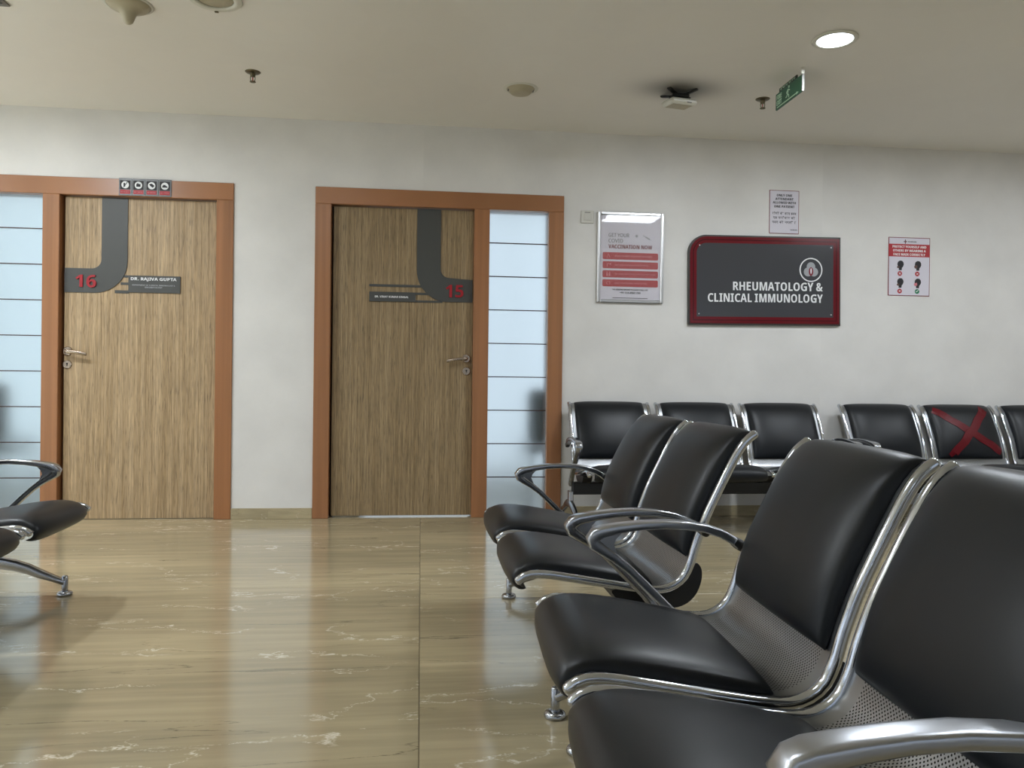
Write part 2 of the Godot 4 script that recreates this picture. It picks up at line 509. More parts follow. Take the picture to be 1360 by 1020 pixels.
func materials() -> void:
	var m := mat("wall_paint", Color.WHITE, 0.55)
	m.albedo_texture = wall_texture()
	m.uv1_triplanar = true; m.uv1_world_triplanar = true; m.uv1_scale = Vector3(0.35, 0.35, 0.35)
	mat("white_paint", rgb(226, 226, 222), 0.7)
	m = mat("marble", Color.WHITE, 0.13)
	m.albedo_texture = marble_texture()
	m.metallic_specular = 0.7
	m = mat("skirting_marble", Color(1, 1, 1), 0.3)
	m.albedo_texture = M.marble.albedo_texture
	mat("grout", rgb(96, 84, 64), 0.8)
	m = mat("door_laminate", Color.WHITE, 0.5)
	m.albedo_texture = door_texture()
	m.uv1_scale = Vector3(1.0, 0.46, 1)
	m = mat("door_laminate_shaded", Color(0.85, 0.85, 0.83), 0.5)  # same laminate, with the dimmer light on door 15 put into its colour
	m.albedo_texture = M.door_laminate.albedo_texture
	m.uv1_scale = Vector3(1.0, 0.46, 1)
	m = mat("frame_wood", Color.WHITE, 0.32)
	m.albedo_texture = frame_texture()
	m.uv1_scale = Vector3(2.0, 0.44, 1)
	m = mat("frame_wood_across", Color.WHITE, 0.32)
	m.albedo_texture = M.frame_wood.albedo_texture
	m.uv1_scale = Vector3(0.12, 0.4, 1)
	mat("gap_shade", rgb(40, 22, 12), 0.8)  # shade of the gaps beside the door leaves, put into a colour
	m = mat("frosted_glass", Color(0.93, 0.97, 1.0, 0.02), 0.42)
	m.refraction_enabled = true; m.refraction_scale = 0.04
	m.transparency = BaseMaterial3D.TRANSPARENCY_ALPHA
	mat("glazing_bar", rgb(70, 46, 38), 0.5)
	m = mat("clear_glass", Color(1, 1, 1, 0.04), 0.02)
	m.transparency = BaseMaterial3D.TRANSPARENCY_ALPHA
	mat("chrome", Color(0.77, 0.785, 0.81), 0.11, 1.0)
	mat("polished_aluminium", Color(0.68, 0.69, 0.71), 0.2, 1.0)
	mat("satin_aluminium", Color(0.70, 0.71, 0.73), 0.3, 1.0)
	mat("steel_sheet", Color(0.63, 0.64, 0.65), 0.3, 1.0)
	var pt := perforated_texture()
	m = mat("perforated_steel", Color.WHITE, 0.3, 1.0)
	m.albedo_texture = pt[0]
	m.heightmap_enabled = true; m.heightmap_texture = pt[1]; m.heightmap_scale = 0.06
	m.uv1_scale = Vector3(105, 105, 1)
	m = mat("black_leather", rgb(18, 21, 25), 0.38)
	m.metallic_specular = 0.40
	var ln := NoiseTexture2D.new()
	ln.width = 512; ln.height = 512; ln.seamless = true; ln.as_normal_map = true; ln.bump_strength = 1.2
	var fl := FastNoiseLite.new()
	fl.seed = 7; fl.noise_type = FastNoiseLite.TYPE_CELLULAR; fl.frequency = 0.06
	ln.noise = fl
	m.normal_enabled = true; m.normal_texture = ln; m.normal_scale = 0.10
	m.uv1_triplanar = true; m.uv1_scale = Vector3(9, 9, 9)
	mat("black_enamel", rgb(14, 14, 15), 0.4)
	mat("black_plastic", rgb(20, 20, 20), 0.45)
	m = mat("red_tape", rgb(92, 6, 18), 0.35)
	m.metallic_specular = 0.35
	mat("sign_grey", rgb(84, 85, 84), 0.35)
	mat("door_sign_grey", rgb(68, 69, 67), 0.45)
	mat("board_grey", rgb(70, 71, 75), 0.14)
	mat("board_edge", rgb(58, 56, 52), 0.4)
	mat("board_red", rgb(104, 20, 30), 0.16)
	mat("board_dark_red", rgb(64, 16, 22), 0.16)
	mat("digit_red", rgb(160, 12, 28), 0.45)
	mat("print_white", rgb(235, 236, 238), 0.5)
	mat("print_grey", rgb(160, 162, 166), 0.5)
	mat("print_black", rgb(34, 32, 36), 0.6)
	mat("print_red", rgb(172, 34, 44), 0.5)
	mat("print_pink", rgb(206, 120, 128), 0.5)
	mat("print_dark_red", rgb(120, 30, 44), 0.5)
	mat("print_green", rgb(28, 118, 84), 0.5)
	mat("paper", rgb(214, 210, 220), 0.6)
	mat("skin_print", rgb(96, 66, 60), 0.6)
	mat("silver_frame", Color(0.78, 0.78, 0.78), 0.3, 0.9)
	m = mat("acrylic", Color(1, 1, 1, 0.03), 0.03)
	m.transparency = BaseMaterial3D.TRANSPARENCY_ALPHA
	mat("switch_plastic", rgb(206, 204, 196), 0.45)
	mat("exit_green", rgb(30, 92, 66), 0.3)
	mat("exit_pale", rgb(190, 222, 196), 0.5)
	mat("white_plastic", rgb(214, 212, 200), 0.4)
	mat("cream_plastic", rgb(176, 167, 142), 0.45)
	mat("brass", Color(0.45, 0.42, 0.34), 0.3, 1.0)
	mat("nickel", Color(0.66, 0.60, 0.54), 0.24, 1.0)
	mat("vent_grey", rgb(120, 118, 114), 0.6)
	mat("office_cloth", rgb(52, 70, 72), 0.9)
	m = mat("office_glow", Color.WHITE, 0.5)  # glow of the added office windows
	m.emission_enabled = true; m.emission = Color(0.88, 0.95, 1.0); m.emission_energy_multiplier = 0.33
	m = mat("panel_face", Color.WHITE, 0.5)
	m.emission_enabled = true; m.emission = Color(0.92, 0.96, 1.0); m.emission_energy_multiplier = 3.5
	m = mat("lamp_face", Color.WHITE, 0.5)
	m.emission_enabled = true; m.emission = Color(0.93, 0.97, 1.0); m.emission_energy_multiplier = 9.0

# ------------------------------------------------------------------ light
func area(called: String, at: Vector3, towards: Vector3, size: Vector2, energy: float, c: Color) -> void:
	var l := AreaLight3D.new()
	l.name = called
	l.area_size = size
	l.area_normalize_energy = false
	l.light_energy = energy
	l.light_color = c
	l.shadow_enabled = true
	l.area_range = 30.0
	l.area_attenuation = 2.0
	add_child(l, true)
	l.position = at
	l.look_at(at + towards, Vector3.UP if absf(towards.y) < 0.9 else Vector3.FORWARD)

func _ready() -> void:
	rng.seed = 5
	# camera
	var cam := Camera3D.new()
	cam.name = "camera"
	cam.fov = rad_to_deg(2.0 * atan(510.0 / 1058.0))
	cam.near = 0.05
	cam.far = 100.0
	add_child(cam)
	cam.position = Vector3(0, 0.936, 5.452)
	cam.rotation = Vector3(-0.0035, -0.1137, 0.0118)
	cam.current = true
	# sky and exposure
	var we := WorldEnvironment.new()
	we.name = "world_environment"
	var e := Environment.new()
	e.background_mode = Environment.BG_SKY
	e.sky = Sky.new()
	var sk := ProceduralSkyMaterial.new()
	sk.sky_top_color = Color(0.55, 0.68, 0.86); sk.sky_horizon_color = Color(0.86, 0.9, 0.94)
	sk.ground_bottom_color = Color(0.42, 0.42, 0.4); sk.ground_horizon_color = Color(0.7, 0.72, 0.72)
	e.sky.sky_material = sk
	e.background_energy_multiplier = 0.6
	e.tonemap_mode = Environment.TONE_MAPPER_LINEAR
	e.tonemap_exposure = 1.14
	e.sdfgi_enabled = true; e.ssao_enabled = true; e.ssil_enabled = true
	we.environment = e
	add_child(we)
	var sun := DirectionalLight3D.new()
	sun.name = "sun"
	sun.light_color = Color(0.86, 0.93, 1.0)
	sun.light_energy = 10.5
	sun.light_angular_distance = 0.6
	sun.shadow_enabled = true
	add_child(sun)
	sun.rotation_degrees = Vector3(-54, -96, 0)
	# area lights at the added windows: left, behind, and in the offices
	area("added_window_light", Vector3(-5.15, 1.1, 4.2), Vector3(1, 0, 0), Vector2(6.2, 1.9), 0.2, Color(0.95, 0.98, 1.0))
	area("added_window_light_behind", Vector3(0.5, 1.4, 8.95), Vector3(0, 0, -1), Vector2(10.1, 1.75), 0.06, Color(0.95, 0.98, 1.0))
	area("office_fill_west", Vector3(-2.5, 1.34, -1.64), Vector3(0, 0, 1), Vector2(2.6, 2.5), 0.096, Color(0.90, 0.985, 1.0))
	area("office_fill_east", Vector3(0.82, 1.34, -1.64), Vector3(0, 0, 1), Vector2(2.6, 2.5), 0.112, Color(0.92, 0.965, 1.0))

	font_bold = SystemFont.new(); font_bold.font_names = PackedStringArray(["Droid Sans"]); font_bold.font_weight = 700
	font_reg = SystemFont.new(); font_reg.font_names = PackedStringArray(["Droid Sans"])
	materials()
	room()
	doors()
	benches()
	wall_things()
	ceiling_things()
	office_things()

# ------------------------------------------------------------------ the room
func room() -> void:
	# floor: grout bed and polished slabs with recessed joints
	var fl := struct("floor", "polished beige marble slab floor with brown and white veins", "floor")
	part("grout_bed", Geo.new().box(Vector3(0.6, -0.032, 3.4), Vector3(12.4, 0.06, 11.6)), M.grout, fl)
	var xs := [-6.2, -3.1, 0.005, 3.1, 6.6]
	for c in 4:
		var zs := [0.0, 1.8, 3.6, 5.4, 7.2, 9.0] if c != 2 else [0.0, 2.03, 4.06, 6.09, 8.12, 9.0]
		for k in zs.size() - 1:
			var x0: float = xs[c] + 0.0012; var x1: float = xs[c + 1] - 0.0012
			var z0: float = zs[k] + 0.0012; var z1: float = zs[k + 1] - 0.0012
			var g := Geo.new().box(Vector3((x0 + x1) / 2, -0.01, (z0 + z1) / 2), Vector3(x1 - x0, 0.02, z1 - z0), 0.0012)
			var fx := rng.randf() < 0.5
			var fz := rng.randf() < 0.5
			for i in g.uv.size():
				var q := Vector2((g.v[i].x - x0) / 3.52, (g.v[i].z - z0) / 2.06)
				g.uv[i] = Vector2(0.995 - q.x if fx else 0.005 + q.x, 0.995 - q.y * 0.99 if fz else 0.005 + q.y * 0.99)
			part("slab", g, M.marble, fl)
	# office floors behind the doors
	var of := Geo.new().box(Vector3(-0.6, -0.011, -1.2), Vector3(7.0, 0.022, 2.39))
	for i in of.uv.size():
		of.uv[i] = Vector2(of.v[i].x / 3.1, of.v[i].z / 2.05)
	part("office_slab", of, M.marble, fl)

	var w := Geo.new()
	w.box(Vector3(-4.245, 1.4, -0.07), Vector3(2.59, 2.8, 0.14))
	w.box(Vector3(-0.979, 1.4, -0.07), Vector3(0.528, 2.8, 0.14))
	w.box(Vector3(3.87, 1.4, -0.07), Vector3(5.8, 2.8, 0.14))
	w.box(Vector3(-2.0965, 2.511, -0.07), Vector3(1.707, 0.578, 0.14))
	w.box(Vector3(0.1275, 2.511, -0.07), Vector3(1.685, 0.578, 0.14))
	struct("wall_north", "off-white painted wall with two wooden doors in it", "wall", w, M.wall_paint)
	w = Geo.new()
	w.box(Vector3(-5.37, 1.4, 0.0), Vector3(0.34, 2.8, 2.0))
	w.box(Vector3(-5.37, 1.4, 8.3), Vector3(0.34, 2.8, 1.7))
	w.box(Vector3(-5.37, 0.05, 4.225), Vector3(0.34, 0.1, 6.45))
	w.box(Vector3(-5.37, 2.54, 4.225), Vector3(0.34, 0.52, 6.45))
	struct("wall_west", "off-white wall with a long added window", "wall", w, M.wall_paint)
	struct("wall_east", "plain off-white side wall", "wall", Geo.new().box(Vector3(6.68, 1.4, 4.4), Vector3(0.2, 2.8, 9.6)), M.wall_paint)
	w = Geo.new()
	w.box(Vector3(0.6, 0.25, 9.1), Vector3(12.4, 0.5, 0.2))
	w.box(Vector3(0.6, 2.55, 9.1), Vector3(12.4, 0.5, 0.2))
	w.box(Vector3(-5.1, 1.4, 9.1), Vector3(1.0, 1.8, 0.2))
	w.box(Vector3(6.2, 1.4, 9.1), Vector3(1.2, 1.8, 0.2))
	struct("wall_south", "off-white wall opposite the doors with a long added window", "wall", w, M.wall_paint)
	var sw := struct("window_6", "long clear window added in the wall opposite the doors", "window")  # unseen window, added to let in more daylight
	part("pane", Geo.new().box(Vector3(0.5, 1.4, 9.12), Vector3(10.2, 1.8, 0.008)), M.clear_glass, sw)
	for k in 7:
		part("mullion", Geo.new().box(Vector3(-4.57 + k * 1.69, 1.4, 9.12), Vector3(0.05, 1.8, 0.05), 0.004), M.satin_aluminium, sw)
	# ceiling slab; unseen shallow tray added to shape the light, added panels in it
	var cg := Geo.new()
	var tx0 := -4.3; var tx1 := 5.6; var tz0 := 2.2; var tz1 := 5.4
	cg.box(Vector3(0.6, CEIL + 0.06, (tz0 - 2.4) / 2), Vector3(12.4, 0.12, tz0 + 2.4))
	cg.box(Vector3(0.6, CEIL + 0.06, (tz1 + 9.2) / 2), Vector3(12.4, 0.12, 9.2 - tz1))
	cg.box(Vector3((tx0 - 5.6) / 2, CEIL + 0.06, (tz0 + tz1) / 2), Vector3(tx0 + 5.6, 0.12, tz1 - tz0))
	cg.box(Vector3((tx1 + 6.8) / 2, CEIL + 0.06, (tz0 + tz1) / 2), Vector3(6.8 - tx1, 0.12, tz1 - tz0))
	cg.box(Vector3((tx0 + tx1) / 2, CEIL + 0.18, (tz0 + tz1) / 2), Vector3(tx1 - tx0 + 0.2, 0.12, tz1 - tz0 + 0.2))
	for i in cg.uv.size():
		cg.uv[i] = Vector2((cg.v[i].x + 5.6) / 12.4, (cg.v[i].z + 2.4) / 11.6)
	var cm := mat("ceiling_paint", Color.WHITE, 0.5)
	cm.albedo_texture = ceiling_texture(-5.6, -2.4, 12.4, 11.6)
	struct("ceiling", "flat cream painted ceiling with small fittings", "ceiling", cg, cm)
	# unseen window on the left, added to bring in daylight
	var win := struct("window_3", "long clear window added to let daylight in from the left", "window")
	part("pane", Geo.new().box(Vector3(-5.4, 1.19, 4.225), Vector3(0.008, 2.18, 6.44)), M.clear_glass, win)
	for k in 5:
		part("mullion", Geo.new().box(Vector3(-5.4, 1.19, 1.03 + k * 1.5975), Vector3(0.05, 2.18, 0.05), 0.004), M.satin_aluminium, win)
	# offices behind the doors
	w = Geo.new()
	w.box(Vector3(-4.02, 1.4, -1.27), Vector3(0.1, 2.8, 2.26))
	w.box(Vector3(-0.98, 1.4, -1.27), Vector3(0.12, 2.8, 2.26))
	w.box(Vector3(2.62, 1.4, -1.27), Vector3(0.1, 2.8, 2.26))
	struct("wall_office_sides", "white partition walls of the offices behind the doors", "wall", w, M.white_paint)
	struct("wall_office_back", "white back wall of the offices behind the doors", "wall", Geo.new().box(Vector3(-0.7, 1.4, -1.75), Vector3(6.8, 2.8, 0.1)), M.white_paint)
	for k in 2:  # unseen glowing windows, added to light the frosted sidelights from behind
		var ow := struct("window_%d" % (4 + k), "glowing window added in the office behind door %d" % (16 - k), "window")
		var cx := -2.5 if k == 0 else 0.82
		part("added_lit_pane", Geo.new().box(Vector3(cx, 1.34, -1.685), Vector3(2.7, 2.54, 0.01)), M.office_glow, ow)
		for q in [-1.365, 0.0, 1.365]:
			part("window_bar", Geo.new().box(Vector3(cx + q, 1.34, -1.68), Vector3(0.04, 2.6, 0.03), 0.003), M.white_plastic, ow)
		for q in [-1.285, 1.285]:
			part("window_bar", Geo.new().box(Vector3(cx, 1.34 + q, -1.68), Vector3(2.77, 0.04, 0.03), 0.003), M.white_plastic, ow)
	# skirting
	var sk := [["baseboard_middle", -1.243, -0.715], ["baseboard_right", 0.97, 6.58], ["baseboard_left", -5.2, -2.95]]
	for s in sk:
		var g := Geo.new().box(Vector3((s[1] + s[2]) / 2.0, 0.036, 0.005), Vector3(s[2] - s[1] - 0.002, 0.072, 0.012), 0.002)
		struct(s[0], "low marble skirting strip at the foot of the wall", "baseboard", g, M.skirting_marble)

func jamb(parent: Node3D, called: String, x0: float, x1: float, y0: float, y1: float) -> void:
	part(called, Geo.new().box(Vector3((x0 + x1) / 2, (y0 + y1) / 2, -0.064), Vector3(x1 - x0, y1 - y0, 0.152), 0.003), M.frame_wood, parent)

func sidelight(n: int, x0: float, x1: float, label: String) -> void:
	var win := struct("window_%d" % n, label, "window")
	var ys := [0.032]
	for k in 8:
		ys.append(0.27 + k * 0.2317)
	ys.append(2.109)
	for k in 9:
		var y0: float = ys[k] + (0.003 if k > 0 else 0.0)
		var y1: float = ys[k + 1] - (0.003 if k < 8 else 0.0)
		part("pane", Geo.new().box(Vector3((x0 + x1) / 2, (y0 + y1) / 2, -0.05), Vector3(x1 - x0 - 0.002, y1 - y0, 0.008)), M.frosted_glass, win)
		if k > 0:
			part("glazing_bar", Geo.new().box(Vector3((x0 + x1) / 2, ys[k], -0.05), Vector3(x1 - x0 - 0.002, 0.006, 0.016)), M.glazing_bar, win)
	part("sill_rail", Geo.new().box(Vector3((x0 + x1) / 2, 0.016, -0.06), Vector3(x1 - x0 - 0.002, 0.032, 0.1), 0.003), M.frame_wood, win)

func lever(parent: Node3D, x: float, y: float, dir: float) -> void:
	var h := part("lever_handle", Geo.new().sweep([Vector3(x, y - 0.002, -0.034), Vector3(x, y - 0.002, 0.0), Vector3(x + dir * 0.006, y - 0.002, 0.014), Vector3(x + dir * 0.02, y - 0.003, 0.02), Vector3(x + dir * 0.05, y - 0.006, 0.022), Vector3(x + dir * 0.09, y - 0.012, 0.021), Vector3(x + dir * 0.13, y - 0.02, 0.017)], Vector3(0, 1, 0), [Vector2(0.022, 0.022), Vector2(0.022, 0.022), Vector2(0.027, 0.022), Vector2(0.028, 0.017), Vector2(0.025, 0.015), Vector2(0.023, 0.013), Vector2(0.024, 0.012)], 16, 2.6), M.nickel, parent)
	var rose := Geo.new().lathe([Vector2(0.0, 0.010), Vector2(0.025, 0.010), Vector2(0.029, 0.007), Vector2(0.030, 0.0)], Vector3.ZERO, 32, 100)
	var o := part("rose", rose, M.nickel, h, Vector3(x, y, -0.035))
	o.rotation.x = PI / 2
	var esc := Geo.new().lathe([Vector2(0.0, 0.008), Vector2(0.025, 0.008), Vector2(0.028, 0.005), Vector2(0.029, 0.0)], Vector3.ZERO, 32, 100)
	o = part("lock_escutcheon", esc, M.nickel, parent, Vector3(x - dir * 0.002, y - 0.087, -0.035))
	o.rotation.x = PI / 2
	var key := Geo.new()
	key.prism(disc_poly(Vector2(0, 0.005), 0.0055, 14), -0.001, 0.001)
	key.prism(PackedVector2Array([Vector2(-0.0025, -0.011), Vector2(0.0025, -0.011), Vector2(0.0025, 0.003), Vector2(-0.0025, 0.003)]), -0.001, 0.001)
	var kh := part("keyhole", key, M.black_plastic, o, Vector3(0, 0.0085, 0))
	kh.rotation.x = -PI / 2

func doors() -> void:
	var d := struct("door_1", "wooden door numbered 16 in a brown frame, nearest the left edge", "door")
	jamb(d, "frame_stile", -2.95, -2.844, 0, 2.11)
	jamb(d, "frame_stile", -2.433, -2.33, 0, 2.11)
	jamb(d, "frame_stile", -1.352, -1.243, 0, 2.11)
	part("frame_head", Geo.new().box(Vector3(-2.0965, 2.166, -0.064), Vector3(1.707, 0.112, 0.152), 0.003), M.frame_wood_across, d)
	var lf := part("door_leaf", Geo.new().box(Vector3(-1.8345, 1.0545, -0.055), Vector3(0.957, 2.103, 0.04), 0.002), M.door_laminate, d)
	part("gap_backing", Geo.new().box(Vector3(-2.318, 1.055, -0.088), Vector3(0.024, 2.11, 0.02)), M.gap_shade, d)  # dark strip added behind the gap to block light and keep it dark
	lever(d, -2.288, 1.098, 1.0)
	sidelight(1, -2.844, -2.433, "tall frosted sidelight of nine panes left of door 16")

	d = struct("door_2", "wooden door numbered 15 in a brown frame, left of the signs", "door")
	jamb(d, "frame_stile", -0.715, -0.61, 0, 2.11)
	jamb(d, "frame_stile", 0.35, 0.455, 0, 2.11)
	jamb(d, "frame_stile", 0.866, 0.97, 0, 2.11)
	part("frame_head", Geo.new().box(Vector3(0.1275, 2.166, -0.064), Vector3(1.685, 0.112, 0.152), 0.003), M.frame_wood_across, d)
	part("door_leaf", Geo.new().box(Vector3(-0.1245, 1.0585, -0.055), Vector3(0.947, 2.095, 0.04), 0.002), M.door_laminate_shaded, d)
	part("gap_backing", Geo.new().box(Vector3(-0.606, 1.055, -0.088), Vector3(0.024, 2.11, 0.02)), M.gap_shade, d)
	part("gap_backing", Geo.new().box(Vector3(0.340, 1.058, -0.088), Vector3(0.018, 2.10, 0.02)), M.gap_shade, d)  # added to stop office light leaking past the leaf
	lever(d, 0.306, 1.088, -1.0)
	sidelight(2, 0.455, 0.866, "tall frosted sidelight of nine panes between door 15 and the signs")

	# grey J-shaped number signs
	var z := -0.035
	var t := thing("door_sign", "grey hook-shaped sign with red 16 and a doctor's name plate", "sign", Vector3(-2.0, 1.48, z), 0, "hook-shaped door signs")
	var o := Vector2(2.0, -1.48)
	var poly := PackedVector2Array()
	for p in [Vector2(-2.312, 1.482), Vector2(-2.12, 1.482)]:
		poly.append(p + o)
	for i in 11:
		var a := -PI / 2 + PI / 2 * i / 10.0
		poly.append(Vector2(-2.13, 1.69) + Vector2(cos(a), sin(a)) * 0.208 + o)
	for p in [Vector2(-1.922, 2.104), Vector2(-2.084, 2.104), Vector2(-2.084, 1.70)]:
		poly.append(p + o)
	for i in 7:
		var a := 0.0 - PI / 2 * i / 6.0
		poly.append(Vector2(-2.144, 1.70) + Vector2(cos(a), sin(a)) * 0.06 + o)
	poly.append(Vector2(-2.312, 1.64) + o)
	part("sign_panel", Geo.new().prism(poly, 0.0, 0.006), M.door_sign_grey, t)
	var pl := Geo.new().box(Vector3(-1.751 + 2.0, 1.545 - 1.48, 0.004), Vector3(0.328, 0.112, 0.008), 0.001)
	var np := part("name_plate", pl, M.door_sign_grey, t)
	for s in [[-1.945, 1.594, 0.014], [-1.965, 1.546, 0.016], [-2.0, 1.492, 0.02]]:
		part("connecting_strip", Geo.new().box(Vector3((s[0] - 1.912) / 2 + 2.0, s[1] - 1.48, 0.002), Vector3(-1.912 - s[0], s[2], 0.004)), M.door_sign_grey, t)
	lettering("number_lettering", "16", M.digit_red, t, Vector3(-2.178 + 2.0, 1.515 - 1.48, 0.006), 0.128, 0.082, 0.5, 0.008)
	lettering("name_lettering", "DR. RAJIVA GUPTA", M.print_white, t, Vector3(-1.755 + 2.0, 1.564 - 1.48, 0.008), 0.288, 0.025)
	lettering("small_lettering", "DEPARTMENT OF CLINICAL IMMUNOLOGY &", M.print_grey, t, Vector3(-1.755 + 2.0, 1.534 - 1.48, 0.008), 0.27, 0.009)
	lettering("small_lettering", "RHEUMATOLOGY", M.print_grey, t, Vector3(-1.755 + 2.0, 1.52 - 1.48, 0.008), 0.11, 0.009)

	t = thing("door_sign", "grey hook-shaped sign with red 15 and a thin name plate", "sign", Vector3(0.0, 1.468, z), 0, "hook-shaped door signs")
	o = Vector2(0, -1.468)
	poly = PackedVector2Array()
	for p in [Vector2(0.344, 1.474), Vector2(0.344, 1.628), Vector2(0.188, 1.638)]:
		poly.append(p + o)
	for i in 7:
		var a := -PI / 2 - PI / 2 * i / 6.0
		poly.append(Vector2(0.186, 1.70) + Vector2(cos(a), sin(a)) * 0.062 + o)
	for p in [Vector2(0.124, 2.104), Vector2(-0.038, 2.104), Vector2(-0.038, 1.69)]:
		poly.append(p + o)
	for i in 10:
		var a := PI + PI / 2 * (i + 1) / 10.0
		poly.append(Vector2(0.17, 1.69) + Vector2(cos(a) * 0.208, sin(a) * 0.216) + o)
	part("sign_panel", Geo.new().prism(poly, 0.0, 0.006), M.door_sign_grey, t)
	part("name_plate", Geo.new().box(Vector3(-0.2, 1.5005 - 1.468, 0.004), Vector3(0.312, 0.066, 0.008), 0.001), M.door_sign_grey, t)
	for s in [[-0.357, 0.0, 1.577, 0.016], [-0.046, 0.06, 1.526, 0.016], [-0.046, 0.14, 1.474, 0.014]]:
		part("connecting_strip", Geo.new().box(Vector3((s[0] + s[1]) / 2, s[2] - 1.468, 0.002), Vector3(s[1] - s[0], s[3], 0.004)), M.door_sign_grey, t)
	lettering("number_lettering", "15", M.digit_red, t, Vector3(0.222, 1.506 - 1.468, 0.006), 0.12, 0.085, 0.5, 0.008)
	lettering("name_lettering", "DR. VINAY KUMAR SINGAL", M.print_white, t, Vector3(-0.205, 1.494 - 1.468, 0.008), 0.226, 0.013)

# ------------------------------------------------------------------ benches
const RAIL := [Vector2(-0.006, 0.373), Vector2(-0.024, 0.386), Vector2(-0.053, 0.392), Vector2(-0.098, 0.389), Vector2(-0.16, 0.379), Vector2(-0.23, 0.367), Vector2(-0.33, 0.351), Vector2(-0.375, 0.345), Vector2(-0.42, 0.343), Vector2(-0.455, 0.352), Vector2(-0.487, 0.377), Vector2(-0.508, 0.42), Vector2(-0.524, 0.475), Vector2(-0.556, 0.56), Vector2(-0.597, 0.645), Vector2(-0.637, 0.723), Vector2(-0.664, 0.764), Vector2(-0.683, 0.782), Vector2(-0.695, 0.791)]
const BACK := [Vector2(-0.507, 0.428), Vector2(-0.524, 0.475), Vector2(-0.556, 0.56), Vector2(-0.597, 0.645), Vector2(-0.637, 0.723), Vector2(-0.664, 0.762), Vector2(-0.685, 0.781), Vector2(-0.705, 0.790)]
const PAD_IN := 0.034
const PITCH := 0.607
const SEAT_W := 0.548
var bench_mesh := {}

func v3(p: Vector2, x := 0.0) -> Vector3:
	return Vector3(x, p.y, p.x)

